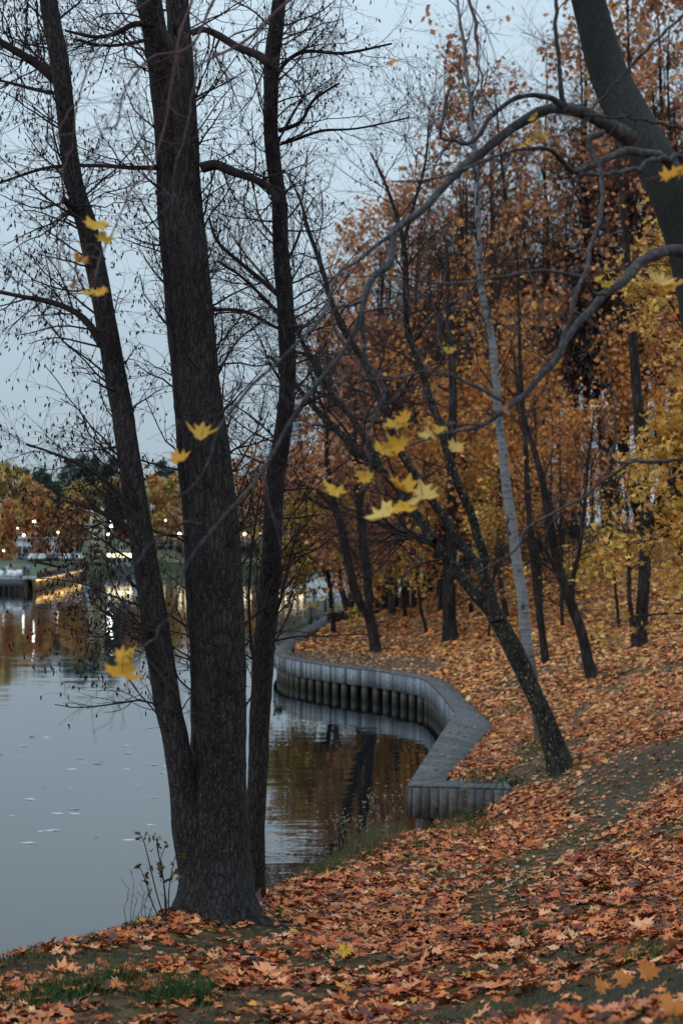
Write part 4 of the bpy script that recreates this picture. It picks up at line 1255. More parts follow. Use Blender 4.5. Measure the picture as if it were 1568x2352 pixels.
WOODS = [
    (V_OAK4, 905, 92, 0.98), (V_OAK4, 985, 96, 0.98), (V_OAK4, 1070, 90, 1.0), (V_OAK4, 1150, 94, 1.15), (V_OAK4, 1320, 94, 1.35), (V_OAK4, 1400, 100, 1.35), (V_OAK4, 1480, 92, 1.35), (V_OAK4, 1560, 96, 1.4), (V_OAK4, 830, 104, 1.0), (V_BARE, 1010, 88, 1.15),
    (V_OAK3, 793, 99, 1.0), (V_OAK3, 835, 112, 1.1), (V_OAK3, 880, 95, 1.0),
    (V_OAK2, 735, 100, 1.12), (V_OAK, 800, 96, 1.2), (V_OAK2, 860, 92, 1.0), (V_OAK, 690, 112, 1.2), (V_OAK2, 640, 122, 0.98), (V_OAK, 605, 124, 0.85), (V_OAK, 930, 88, 1.12), (V_OAK, 1060, 88, 1.2), (V_OAK, 1230, 90, 1.4), (V_OAK, 1470, 88, 1.5), (V_OAK2, 1590, 90, 1.4), (V_OAK, 770, 120, 1.1), (V_OAK2, 900, 118, 1.2),
  # kind, column, distance, scale
    (V_OAK, 800, 92, 0.92), (V_OAK2, 900, 84, 0.95), (V_OAK, 985, 98, 1.05), (V_OAK, 1180, 92, 1.15), (V_OAK2, 1500, 76, 1.05), (V_OAK, 1580, 70, 1.1),
    (V_OAK2, 1545, 58, 0.9), (V_OAK2, 760, 108, 0.82), (V_OAK, 720, 118, 0.62), (V_OAK, 870, 110, 1.0), 
    (V_ORG, 930, 80, 0.95), (V_ORG, 1010, 78, 1.0), (V_ORG, 1080, 74, 1.05), (V_ORG, 890, 96, 0.9), (V_YEL, 1150, 78, 1.1), (V_ORG, 1195, 70, 0.9), (V_ORG, 1240, 66, 1.0), (V_BARE2, 1290, 74, 1.05), (V_ORG, 1110, 92, 1.0), (V_BARE2, 1360, 70, 1.05), (V_BARE2, 1420, 74, 0.9), (V_ORG, 970, 90, 0.9),
    (V_BARE2, 1530, 62, 1.0), (V_YEL, 1040, 66, 0.8), (V_ORG, 850, 86, 0.7),
    (V_BARE, 850, 74, 0.95), (V_BARE2, 950, 70, 1.05), (V_BARE, 1060, 60, 1.0), (V_BARE2, 1140, 58, 1.05), (V_BARE, 1240, 56, 1.0), (V_BARE, 1390, 58, 1.05), (V_BARE, 1520, 66, 1.1), (V_BARE2, 1570, 50, 1.0),
    (V_BARE, 910, 105, 0.95), (V_BARE2, 1000, 110, 1.1), (V_BARE, 1120, 104, 1.1), (V_BARE2, 1200, 100, 1.15), (V_BARE, 1300, 98, 1.1), (V_BARE2, 1550, 86, 1.1), (V_BARE2, 790, 100, 0.8),
    (V_BARE, 1260, 126, 1.1), (V_BARE, 1420, 116, 1.1), (V_BARE, 1080, 128, 1.1), (V_BARE2, 960, 128, 1.0), (V_BARE, 1560, 104, 1.1), (V_OAK, 1150, 132, 1.1), (V_OAK, 960, 120, 1.0),
    (V_BARE, 1250, 90, 1.1), (V_BARE2, 1340, 88, 1.0), (V_BARE2, 1190, 88, 1.0), (V_ORG, 1480, 84, 1.0), (V_BARE2, 1400, 84, 1.0), (V_YEL, 1120, 62, 0.7), (V_ORG, 1290, 60, 0.7), (V_ORG, 1560, 74, 1.0)]
for w in WOODS:
    put(*w)


# ------------------------------------------------------------------ boardwalk
ZD = 1.20
WL = [((3.44, 28.85), (3.44, 29.65)), ((1.35, 29.2), (2.15, 29.75)), ((3.33, 41.9), (4.10, 38.9)), ((3.27, 46.0), (3.95, 44.5)), ((3.18, 49.8), (3.85, 48.5)), ((2.98, 52.2), (3.64, 52.3)), ((2.46, 53.6), (2.98, 54.3)), ((1.43, 55.6), (1.62, 56.65)),
      ((0.12, 57.3), (0.42, 58.2)), ((-1.17, 59.4), (-0.68, 60.35)), ((-2.3, 61.7), (-1.72, 62.45)), ((-2.98, 64.6), (-2.18, 64.7)), ((-3.22, 69.6), (-2.33, 69.4)), ((-2.85, 76), (-1.88, 75.8)), ((-2.03, 88.4), (-0.98, 88)), ((-0.97, 102.6), (0.12, 102)), ((1.0, 115), (2.0, 114.5))]
WL = np.array([np.append(a, b) for a, b in WL], float)


def boardwalk():
    rng = np.random.default_rng(77)
    base = np.array([1.35, 29.2, 0.0])
    root = thing('boardwalk', 'weathered grey timber boardwalk zigzagging along the lake edge on round piles', 'boardwalk', base)
    curve = smooth(np.hstack([WL[2:, :2], np.zeros((len(WL) - 2, 1)), WL[2:, 2:]]), 420)
    # stations: W and L points, straight legs first
    def leg(a, b, n):
        t = np.linspace(0, 1, n)[:, None]
        return a[None] * (1 - t) + b[None] * t
    st = np.vstack([leg(WL[1], WL[2], 84)[:-1], curve[:, [0, 1, 3, 4]]])
    fr = leg(WL[0], WL[1], 15)
    D = MB()
    tones = lambda n: np.clip(np.array([0.098, 0.102, 0.108]) * rng.uniform(0.72, 1.2, (n, 1)) * (1 + rng.normal(size=(n, 3)) * 0.03), 0.02, 1)

    def deckrun(s, gap=0.012):
        c = tones(len(s))
        for i in range(len(s) - 1):
            a, b = s[i], s[i + 1]
            e = gap / max(np.linalg.norm(b[:2] - a[:2]), 0.05)
            f = gap / max(np.linalg.norm(b[2:] - a[2:]), 0.05)
            w0, w1 = a[:2] + (b - a)[:2] * e, b[:2]
            l0, l1 = a[2:] + (b - a)[2:] * f, b[2:]
            dz = rng.uniform(-0.004, 0.004)
            lo = np.array([[*w0, ZD - 0.045], [*l0, ZD - 0.045], [*l1, ZD - 0.045], [*w1, ZD - 0.045]])
            hi = lo.copy()
            hi[:, 2] = ZD + dz
            D.hexa(lo[::-1], hi[::-1], c[i])
    deckrun(fr)
    deckrun(st)
    D.build('deck', M_WOOD, root, False, base)
    # upright facing boards on the water side
    line = np.vstack([fr[:, :2][:-1], st[:, :2]])
    s = np.concatenate([[0], np.cumsum(np.linalg.norm(np.diff(line, axis=0), axis=1))])
    cut = s[len(fr) - 1]
    Fc = MB()
    x = 0.0
    while x < s[-1] - 0.2:
        w = 0.185 * (1 if x < cut + 60 else 2)
        if x < cut < x + w:
            w = cut - x
        if w < 0.03:
            x += w
            continue
        a = np.array([np.interp(x + 0.006, s, line[:, k]) for k in (0, 1)])
        b = np.array([np.interp(x + w - 0.006, s, line[:, k]) for k in (0, 1)])
        t = norm(b - a)
        n = np.array([t[1], -t[0]])
        if x < cut:
            n = np.array([t[1], -t[0]]) * (-1)
            n = np.array([0.19, -1.0]) / 1.018 if True else n
        else:
            n = np.array([-t[1], t[0]])
        o = n * (0.03 + rng.uniform(-0.006, 0.006))
        q = n * 0.004
        zt, zb = ZD - 0.05, 0.53 + rng.uniform(-0.02, 0.02)
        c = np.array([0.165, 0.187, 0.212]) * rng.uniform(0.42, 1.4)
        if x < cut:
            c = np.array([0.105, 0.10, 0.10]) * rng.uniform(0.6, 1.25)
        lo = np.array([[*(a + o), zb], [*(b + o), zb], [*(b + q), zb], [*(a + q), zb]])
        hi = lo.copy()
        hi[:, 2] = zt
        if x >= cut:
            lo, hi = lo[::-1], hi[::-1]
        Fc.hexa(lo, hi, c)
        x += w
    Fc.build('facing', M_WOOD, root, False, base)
    # edge beam under the boards, and retaining boards behind the piles, near black to paint the gaps' shade
    def offs(dist):
        tg = norm(np.gradient(st[:, :2], axis=0))
        return st[:, :2] - np.stack([-tg[:, 1], tg[:, 0]], 1) * dist
    Bm = MB()
    ib = offs(0.46)
    for i in range(0, len(st) - 3, 3):
        a, b = ib[i], ib[i + 3]
        n = norm(b - a)
        n = np.array([-n[1], n[0]]) * 0.03
        lo = np.array([[*(a + n), -0.6], [*(b + n), -0.6], [*(b - n), -0.6], [*(a - n), -0.6]])
        hi = lo.copy()
        hi[:, 2] = ZD - 0.1
        Bm.hexa(lo, hi, np.array([0.01, 0.009, 0.009]) * rng.uniform(0.7, 1.3))
    Bm.build('shaded_retaining_boards', M_WOOD, root, False, base)
    # piles
    pl = offs(0.28)
    sp = np.concatenate([[0], np.cumsum(np.linalg.norm(np.diff(pl, axis=0), axis=1))])
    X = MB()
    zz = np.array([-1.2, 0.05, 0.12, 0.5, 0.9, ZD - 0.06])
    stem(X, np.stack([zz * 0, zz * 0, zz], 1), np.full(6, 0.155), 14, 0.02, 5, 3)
    mp, nt, N, L, bs = new_mat('wet_pile_wood')
    g = nd(nt, 'ShaderNodeSeparateXYZ')
    tc = nd(nt, 'ShaderNodeTexCoord')
    L.new(tc.outputs['Object'], g.inputs[0])
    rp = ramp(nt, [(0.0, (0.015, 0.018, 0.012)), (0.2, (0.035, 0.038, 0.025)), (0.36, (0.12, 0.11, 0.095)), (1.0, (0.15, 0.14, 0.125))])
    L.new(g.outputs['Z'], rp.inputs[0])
    L.new(rp.outputs[0], bs.inputs['Base Color'])
    bs.inputs['Roughness'].default_value = 0.8
    p0 = None
    u = 0.4
    while u < sp[-1]:
        a = [np.interp(u, sp, pl[:, k]) for k in (0, 1)]
        if p0 is None:
            p0 = X.build('pile', mp, root, True)
            o = p0
        else:
            o = p0.copy()
            COL.objects.link(o)
        o.location = (a[0] - base[0], a[1] - base[1], 0)
        o.rotation_euler = (0, 0, rng.uniform(0, 6))
        u += 0.68 if a[1] < 66 else 2.2
    # railing along the lake side beyond the bend
    rr = thing('railing', 'thin grey metal railing with upright bars on the far stretch of the boardwalk', 'railing', (-3.1, 69.6, ZD))
    rb = np.array([-3.1, 69.6, ZD])
    ln = smooth(np.hstack([WL[12:, :2] + np.array([[0.12, 0]]), np.zeros((5, 1))]), 200)[:, :2]
    sl = np.concatenate([[0], np.cumsum(np.linalg.norm(np.diff(ln, axis=0), axis=1))])
    at = lambda u: np.array([np.interp(u, sl, ln[:, 0]), np.interp(u, sl, ln[:, 1])])
    for zz, nm, r in ((ZD + 1.06, 'handrail', 0.032), (ZD + 0.1, 'bottom_rail', 0.02)):
        q = np.hstack([ln[::4], np.full((len(ln[::4]), 1), zz)])
        MB().tubes(q, np.full(len(q), r), 6).build(nm, M_RAIL, rr, True, rb)
    b0 = MB().tubes(np.array([[0, 0, 0], [0, 0, 1.06]]), np.array([0.03, 0.03]), 5).build('bar', M_RAIL, rr)
    u = 0.0
    while u < sl[-1]:
        a = at(u)
        o = b0 if u == 0 else b0.copy()
        if u:
            COL.objects.link(o)
        o.location = (a[0] - rb[0], a[1] - rb[1], 0)
        u += 0.95
    for u in (0.02, 18.6, 30.0):
        a = at(u)
        MB().box((a[0], a[1], ZD), 0.2 if u > 1 else .08, 0.3 if u > 1 else 0.08, 1.08).build('post', plain('post_paint', (0.06, 0.045, 0.045), 0.6), rr, False, rb)


boardwalk()


def timber_wall(label, pa, pb, d0, d1, h, seed):
    rng = np.random.default_rng(seed)
    a, b = P(pa[0], pa[1], d0), P(pb[0], pb[1], d1)
    root = thing('timber_wall', label, 'wall', a)
    n = int(np.linalg.norm((b - a)[:2]) / 0.15)
    mb = MB()
    t = norm((b - a)[:2])
    for i in range(n):
        p0, p1 = a + (b - a) * (i + 0.04) / n, a + (b - a) * (i + 0.96) / n
        o = np.array([-t[1], t[0], 0]) * 0.06
        lo = np.array([p0 - o * 0.5, p1 - o * 0.5, p1 + o * 0.5, p0 + o * 0.5])
        lo[:, 2] -= h
        hi = lo.copy()
        hi[:, 2] += h - 0.06
        mb.hexa(lo, hi, np.array([0.12, 0.13, 0.145]) * rng.uniform(0.7, 1.2))
    mb.build('boards', M_WOOD, root, False, a)
    cp = MB()
    o = np.array([-t[1], t[0], 0]) * 0.25
    lo = np.array([a - o * 0.4, b - o * 0.4, b + o, a + o])
    lo[:, 2] -= 0.057
    hi = lo.copy()
    hi[:, 2] += 0.057
    cp.hexa(lo, hi, (0.15, 0.16, 0.175))
    cp.build('coping', M_WOOD, root, False, a)


timber_wall('low grey timber wall at the far end of the slope behind the tilted bare stem', (852, 1371), (941, 1372), 97, 99, 0.9, 1)
timber_wall('small grey timber edge beside the railing foot of the olive tree', (750, 1408), (826, 1396), 92, 96, 0.75, 2)


# ------------------------------------------------------------------ waterside plants
def shrub():
    rng = np.random.default_rng(91)
    base = G(378, 2118)
    base = np.array([base[0], base[1] + 0.05, base[2]])
    root = thing('shrub', 'thin waist high shrub with brown oval leaves at the left foot of the alder', 'shrub', base)
    S, Lf = MB(), MB()
    tr = [[(385, 2120, 4), (380, 2060, 4), (372, 2000, 3), (362, 1950, 3), (360, 1925, 2)], [(382, 2120, 4), (362, 2060, 3), (345, 1990, 3), (330, 1930, 2), (322, 1918, 2)], [(388, 2120, 3), (388, 2050, 3), (395, 2000, 2), (405, 1960, 2)],
          [(375, 2120, 3), (352, 2080, 3), (330, 2010, 2), (318, 1990, 2)], [(380, 2120, 3), (378, 2040, 3), (370, 1975, 2), (380, 1945, 2)]]
    q = []
    for t in tr:
        p, r = trunk_path(t, (base[1], base[1] - 0.1), 14)
        S.tubes(p, np.maximum(r, 0.003), 5)
        q.append(p)
    q = np.array(q)
    b, r = grow(q, np.full(q.shape[:2], 0.004), 4, rng, 0.16, (30, 60), 4, 0.4, 1, 0.15, 0.05, 0.6, 0.0016, 0.003)
    S.tubes(b, r, 4)
    S.build('stems', M_TWIG, root, False, base)
    leaf_cloud(Lf, b, 3, rng, 0.055, OVAL, [(0.10, 0.06, 0.02), (0.14, 0.09, 0.025), (0.08, 0.07, 0.025)], None, 0.3, 0.02, 0.6)
    Lf.build('leaves', M_TREELEAF, root, False, base)
    # dry seed stalks
    for j, (px, py, wd, h, lab) in enumerate([(320, 2130, 40, 0.42, 'thin dry brown weed stalks between the shrub and the lake edge on the left'), (262, 2150, 26, 0.5, 'lone faint dry stalk on the bank edge furthest left of the alder')]):
        c = G(px, py)
        root = thing('dry_weed', lab, 'weed', c)
        m = MB()
        n = 9 if j == 0 else 1
        st = np.stack([np.stack([c + np.array([rng.normal() * wd * 0.004, rng.normal() * 0.06, -0.02])] * 6) for _ in range(n)])
        hh = h * rng.uniform(0.5, 1.1, n)
        for k in range(6):
            st[:, k, 2] += hh * k / 5
            st[:, k, 0] += np.cumsum(rng.normal(size=(n,)) * 0.004) * k
        m.tubes(st, np.tile(np.linspace(0.003, 0.0014, 6), (n, 1)), 4)
        b, r = grow(st, np.full(st.shape[:2], 0.003), 5, rng, 0.07, (25, 50), 3, 0.5, 1, 0.1, 0.1, 0.5, 0.0012, 0.002)
        m.tubes(b, r, 3)
        m.build('stalks', M_TWIG, root, False, c)
    # tall dry grasses by the timber end
    spots = [(870, 1935, 0.5, 26, 'tuft of tall dry grass on the bank edge left of the boardwalk end'), (905, 1915, 0.45, 24, 'pale feathery dry grass clump in front of the boardwalk end corner'), (960, 1905, 0.4, 22, 'yellowish weeds standing against the boardwalk end boards'),
             (1045, 1890, 0.35, 14, 'sparse dry stalks before the middle of the boardwalk end'), (820, 1962, 0.35, 16, 'low dry grass clump nearest the alder on the bank edge')]
    for k, (px, py, rad, n, lab) in enumerate(spots):
        c = G(px, py + 4)
        m = MB()
        x, y = c[0] + rng.normal(size=n * 5) * rad * 0.6, c[1] + rng.normal(size=n * 5) * rad * 0.5
        kk = shore_dist(x, y) > -0.3
        x, y = x[kk], y[kk]
        blades(m, x, y, rng.uniform(0.15, 0.5, len(x)), rng, pal(len(x), rng, [(0.15, 0.12, 0.07), (0.10, 0.10, 0.05), (0.07, 0.08, 0.035)]), 0.0055, 0.5, 4)
        x, y = c[0] + rng.normal(size=n) * rad * 0.6, c[1] + rng.normal(size=n) * rad * 0.5
        z = terrain(x, y)
        hh = rng.uniform(0.3, 0.85, n)
        a = rng.uniform(-0.3, 0.3, n)
        t = np.linspace(0, 1, 6)
        st = np.stack([x[:, None] + a[:, None] * hh[:, None] * t[None] ** 2, y[:, None] + 0 * t[None], z[:, None] + hh[:, None] * t[None]], -1)
        m.tubes(st, np.tile(np.linspace(0.004, 0.002, 6), (n, 1)), 3, np.tile(np.array([[0.2, 0.16, 0.1]]), (n, 1)))
        p = (st[:, None, -1] + rng.normal(size=(n, 8, 3)) * np.array([0.015, 0.015, 0.06])).reshape(-1, 3)
        m.leaves(p, rng.normal(size=p.shape), 0.035, DIAM, pal(len(p), rng, [(0.24, 0.2, 0.13), (0.17, 0.15, 0.08)]), rng)
        tag(m.build('dry_grass', M_GRASS), lab, 'grass clump', 'dry grasses along the bank edge')
    # green bramble sprigs by the boardwalk end
    for k, (px, py, n, lab) in enumerate([(1130, 1812, 40, 'green leafy weed spilling over the boardwalk end on the right'), (1085, 1895, 26, 'dark green leafy sprig at the foot of the boardwalk end boards'), (1245, 1722, 24, 'low yellow green plant at the foot of the birch')]):
        c = G(px, py + 3)
        root = thing('leafy_weed', lab, 'weed', c)
        m, lf = MB(), MB()
        st0 = np.stack([c[None] + rng.normal(size=(n, 3)) * np.array([0.3, 0.15, 0.0]) + np.array([[0, 0, 0.0]])] * 2, 1)
        st0[:, 1, 2] += rng.uniform(0.15, 0.45, n)
        st0[:, 1, 0] += rng.normal(size=n) * 0.15
        m.tubes(st0, np.tile(np.array([[0.004, 0.002]]), (n, 1)), 3)
        m.build('stalks', M_TWIG, root, False, c)
        leaf_cloud(lf, st0, 7, rng, 0.075, OVAL, [(0.06, 0.10, 0.03), (0.10, 0.12, 0.03), (0.04, 0.075, 0.025)] if k < 2 else [(0.25, 0.2, 0.04), (0.12, 0.13, 0.03)], None, 0.1, 0.05)
        lf.build('leaves', M_TREELEAF, root, False, c)


shrub()


def flecks():
    rng = np.random.default_rng(3)
    mb = MB()
    n = 0
    while n < 60:
        px, py = rng.uniform(0, 560), 1600 + 400 * rng.beta(2, 2.6)
        r = ray(px, py)
        d = -CAMZ / r[2]
        p = CAM + r * d
        mb.leaves(p[None] + np.array([[0, 0, 0.006]]), np.array([[0, 0, 1.0]]) + rng.normal(size=(1, 3)) * 0.01, 0.13 * rng.uniform(0.4, 1.5), [(-1.0, 0.05), (-0.2, -0.3), (1.0, 0.0), (0.1, 0.3)], [(0.5, 0.54, 0.56)], rng, 0.01, np.array([[0.1 * rng.normal(), -1, 0]]))
        n += 1
    tag(mb.build('floating_leaves', M_LEAF), 'small pale flecks of leaves drifting on the open water', None, kind='stuff')
    # ducks
    md = plain('duck_feathers', (0.03, 0.026, 0.024), 0.8)
    for k, (px, py, lab) in enumerate([(638, 1628, 'dark duck swimming close to the boardwalk bend'), (658, 1393, 'small dark duck on the bright water left of the railing'), (664, 1384, 'farther of two small dark ducks on the bright water beyond the railing')]):
        r = ray(px, py)
        c = CAM + r * (-CAMZ / r[2])
        m = MB()
        x = np.array([-0.27, -0.24, -0.12, 0.02, 0.14, 0.19, 0.21, 0.22, 0.25, 0.30, 0.36])
        z = np.array([0.12, 0.10, 0.06, 0.05, 0.08, 0.15, 0.21, 0.25, 0.26, 0.25, 0.24])
        rd = np.array([0.01, 0.05, 0.10, 0.115, 0.09, 0.055, 0.045, 0.05, 0.05, 0.025, 0.012])
        m.tubes(np.stack([x, x * 0, z], 1), rd, 10)
        o = m.build('duck', md, None, True)
        o.location = (c[0], c[1], 0)
        o.rotation_euler = (0, 0, (2.2, 0.4, 2.6)[k])
        tag(o, lab, 'duck', 'ducks on the lake')


flecks()


# ------------------------------------------------------------------ the far bank
FB = [(-260, 188), (-41.6, 188), (-50, 264), (-49.5, 302), (-47, 366), (-20, 390), (30, 398), (160, 400), (500, 420)]


def far_bank():
    rng = np.random.default_rng(17)
    m, nt, N, L, b = new_mat('far_lawn')
    n = nd(nt, 'ShaderNodeTexNoise', i_Scale=0.12, i_Detail=5.0)
    L.new(coords(nt, (1, 1, 1)), n.inputs['Vector'])
    r = ramp(nt, [(0.35, (0.035, 0.05, 0.02)), (0.55, (0.06, 0.075, 0.03)), (0.7, (0.16, 0.10, 0.04))])
    L.new(n.outputs[0], r.inputs[0])
    L.new(r.outputs[0], b.inputs['Base Color'])
    b.inputs['Roughness'].default_value = 0.95
    pts = np.array(FB, float)
    mb = MB()
    rows = []
    for k, (dy, z) in enumerate([(0, 1.55), (12, 1.6), (45, 2.6), (110, 4.2), (260, 9), (900, 14)]):
        q = np.array([(x + (-dy * 0.25 if i < 3 else 0), y + dy, z) for i, (x, y) in enumerate(pts)])
        if k == 0:
            rows.append(np.array([(x, y, -1.0) for x, y in pts]))
        rows.append(q)
    V = np.array(rows)
    K, n_ = V.shape[:2]
    i = (np.arange(K - 1)[:, None] * n_ + np.arange(n_ - 1)[None]).ravel()
    mb.add(V.reshape(-1, 3), np.stack([i, i + 1, i + n_ + 1, i + n_], 1))
    tag(mb.build('far_bank', m, None, False), 'lawns and shore on the opposite side of the lake', None, kind='structure')
    # promenade path
    mp = plain('pale_paving', (0.30, 0.29, 0.28), 0.8)
    pv = MB()
    pv.add([(-260, 213, 1.78), (-48, 213, 1.78), (-50, 219, 1.95), (-260, 219, 1.95)], [(0, 1, 2, 3)])
    tag(pv.build('path', mp), 'pale path along the far lawn', None, kind='structure')
    # quay: pale deck on piles at the far left
    qy = thing('quay', 'pale timber quay on piles at the far left shore with sun chairs on it', 'quay', (-60, 186, 0))
    qb = np.array([-60, 186, 0.0])
    mw = plain('quay_boards', (0.30, 0.31, 0.33), 0.8)
    MB().box((-71.5, 194.2, 1.56), 60, 16, 0.14).build('deck', mw, qy, False, qb)
    MB().box((-71.5, 186.3, 0.72), 60, 0.12, 0.84).build('fascia', plain('quay_fascia', (0.14, 0.14, 0.165), 0.8), qy, False, qb)
    pm = plain('quay_pile', (0.03, 0.028, 0.028), 0.9)
    p0 = None
    for k in range(26):
        if p0 is None:
            mb = MB()
            stem(mb, np.array([(0, 0, -1.0), (0, 0, 0.3), (0, 0, 0.72)]), np.full(3, 0.16), 8, 0.02, 3, 1)
            p0 = o = mb.build('pile', pm, qy, True)
        else:
            o = p0.copy()
            COL.objects.link(o)
        o.location = (-41.9 - k * 0.75 + 60, 0.4, 0)
    # terrace edge with lamps beneath, running away from the quay
    te = thing('terrace', 'dark red brown terrace edge lit gold from beneath, at the quay end', 'terrace', (-42, 192, 0))
    tb = np.array([-42, 192, 0.0])
    a, b2 = np.array([-41.3, 189.0]), np.array([-48.5, 262.0])
    W = MB()
    t = norm(b2 - a)
    nrm = np.array([t[1], -t[0]])

    def slab(mbx, a, b, z0, z1, w0, w1):
        lo = np.array([[*(a + nrm * w0), z0], [*(a + nrm * w1), z0], [*(b + nrm * w1), z0], [*(b + nrm * w0), z0]])
        hi = lo.copy()
        hi[:, 2] = z1
        mbx.hexa(lo, hi)
    slab(W, a, b2, 1.7, 2.45, 0.9, 1.1)
    W.build('parapet', plain('red_brown_boards', (0.085, 0.045, 0.04), 0.8), te, False, tb)
    W = MB()
    slab(W, a, b2, 1.5, 1.69, 0.0, 1.3)
    W.build('deck', mw, te, False, tb)
    W = MB()
    slab(W, a, b2, -0.6, 1.49, 0.35, 0.5)
    W.build('wall', plain('terrace_wall', (0.2, 0.14, 0.08), 0.8), te, False, tb)
    ml = lamp_mat('warm_strip', (1.0, 0.62, 0.2), 5)
    for k in range(9):
        p = a + (b2 - a) * (k + 0.5) / 9
        W = MB()
        slab(W, p - t * 2.2, p + t * 2.2, 1.36, 1.46, 0.6, 0.9)
        W.build('lamp', ml, te, False, tb)
    # sun chairs on the quay
    mc = plain('white_canvas', (0.62, 0.63, 0.66), 0.7)
    mfr = plain('chair_frame', (0.25, 0.2, 0.15), 0.7)
    ch = thing('sun_chair', 'low white sun chair among the rows on the far left quay', 'chair', (0, 0, 0), 'white sun chairs on the quay')
    s = MB()
    s.hexa(np.array([(-0.4, -0.5, 0.3), (0.4, -0.5, 0.3), (0.4, 0.45, 0.2), (-0.4, 0.45, 0.2)]), np.array([(-0.4, -0.5, 0.38), (0.4, -0.5, 0.38), (0.4, 0.45, 0.28), (-0.4, 0.45, 0.28)]))
    s.build('seat', mc, ch)
    s = MB()
    s.hexa(np.array([(-0.4, 0.42, 0.25), (0.4, 0.42, 0.25), (0.4, 0.5, 0.25), (-0.4, 0.5, 0.25)]), np.array([(-0.4, 0.8, 0.98), (0.4, 0.8, 0.98), (0.4, 0.86, 0.98), (-0.4, 0.86, 0.98)]))
    s.build('backrest', mc, ch)
    for sx in (-0.38, 0.38):
        for sy in (-0.42, 0.42):
            MB().box((sx, sy, 0), 0.05, 0.05, 0.24).build('leg', mfr, ch)
    k = 0
    for row in range(3):
        for c in range(6):
            x, y = -43.5 - c * 1.35 - row * 0.5 + rng.normal() * 0.2, 188.6 + row * 4.0 + rng.normal() * 0.5
            rz = rng.uniform(-0.5, 0.5)
            if k == 0:
                ch.location = (x, y, 1.71)
                ch.rotation_euler = (0, 0, rz)
            else:
                dup(ch, (x, y, 1.71), rz)
            k += 1
    # people resting there
    def person(x, y, rz, sit, top, leg, lab, z=1.71):
        """one grown figure from a joint skeleton"""
        bm = bpy.data.meshes.new('person')
        if sit:
            J = [(0, 0.1, 0.45), (0, 0.16, 0.75), (0, 0.2, 0.98), (0, 0.18, 1.08), (0, 0.12, 1.2), (0, 0.12, 1.28), (0.19, 0.18, 0.96), (0.25, 0.0, 0.74), (0.2, -0.24, 0.66), (-0.19, 0.18, 0.96), (-0.25, 0.0, 0.74), (-0.2, -0.24, 0.66),
                 (0.1, 0.05, 0.45), (0.13, -0.38, 0.5), (0.13, -0.45, 0.06), (0.13, -0.62, 0.04), (-0.1, 0.05, 0.45), (-0.13, -0.38, 0.5), (-0.13, -0.45, 0.06), (-0.13, -0.62, 0.04)]
        else:
            J = [(0, 0, 0.93), (0, 0, 1.2), (0, 0.01, 1.42), (0, 0, 1.5), (0, -0.01, 1.62), (0, -0.01, 1.7), (0.19, 0.01, 1.4), (0.23, 0.0, 1.12), (0.24, -0.06, 0.86), (-0.19, 0.01, 1.4), (-0.23, 0.0, 1.12), (-0.24, -0.06, 0.86),
                 (0.1, 0, 0.9), (0.11, -0.02, 0.5), (0.12, 0.02, 0.07), (0.12, -0.14, 0.04), (-0.1, 0, 0.9), (-0.11, 0.06, 0.5), (-0.12, 0.12, 0.07), (-0.12, -0.02, 0.04)]
        E = [(0, 1), (1, 2), (2, 3), (3, 4), (4, 5), (2, 6), (6, 7), (7, 8), (2, 9), (9, 10), (10, 11), (0, 12), (12, 13), (13, 14), (14, 15), (0, 16), (16, 17), (17, 18), (18, 19)]
        RR = [0.15, 0.15, 0.14, 0.06, 0.1, 0.08, 0.075, 0.055, 0.04, 0.075, 0.055, 0.04, 0.1, 0.07, 0.05, 0.04, 0.1, 0.07, 0.05, 0.04]
        bm.from_pydata(J, E, [])
        o = bpy.data.objects.new('person', bm)
        COL.objects.link(o)
        md = o.modifiers.new('skin', 'SKIN')
        for i, v in enumerate(bm.skin_vertices[0].data if bm.skin_vertices else []):
            v.radius = (RR[i], RR[i])
            v.use_root = i == 0
        o.modifiers.new('sub', 'SUBSURF').levels = 1
        mt, nt, N, L, bs = new_mat('clothes')
        g = nd(nt, 'ShaderNodeSeparateXYZ')
        tc = nd(nt, 'ShaderNodeTexCoord')
        L.new(tc.outputs['Object'], g.inputs[0])
        h = 1.3 if sit else 1.75
        rp = ramp(nt, [(0.0, leg), (0.53 if not sit else 0.36, top), (0.83 if not sit else 0.8, (0.35, 0.22, 0.17)), (0.93, (0.03, 0.02, 0.02))])
        rp.color_ramp.interpolation = 'CONSTANT'
        mm = nd(nt, 'ShaderNodeMath', operation='DIVIDE')
        mm.inputs[1].default_value = h
        L.new(g.outputs['Z'], mm.inputs[0])
        L.new(mm.outputs[0], rp.inputs[0])
        L.new(rp.outputs[0], bs.inputs['Base Color'])
        bm.materials.append(mt)
        o.location = (x, y, z)
        o.rotation_euler = (0, 0, rz)
        tag(o, lab, 'person', 'people on the far quay')
    dk = (0.015, 0.015, 0.022)
    def quay_at(px, y):
        return (px - CX) / F * y
    person(quay_at(38, 190.5), 190.5, 0.9, True, dk, dk, 'person in black sitting at the quay edge, far left')
    person(quay_at(9, 197), 197, 0.2, False, (0.03, 0.20, 0.11), dk, 'person in green top standing behind the white chairs')
    person(quay_at(16, 197.5), 197.5, 1.0, False, (0.6, 0.6, 0.62), (0.4, 0.4, 0.42), 'person all in white beside the one in green')
    person(quay_at(31, 199), 199, 0.4, True, (0.42, 0.10, 0.07), dk, 'person in red sitting behind the chair rows')
    person(quay_at(57, 199.5), 199.5, 0.0, False, (0.03, 0.035, 0.06), dk, 'person in dark clothes standing at the back of the quay')
    person(quay_at(65, 200), 200, 0.3, False, (0.25, 0.24, 0.42), dk, 'person in lavender coat at the back of the quay')
    # street lamps
    mpole = plain('lamp_pole', (0.12, 0.13, 0.13), 0.6)
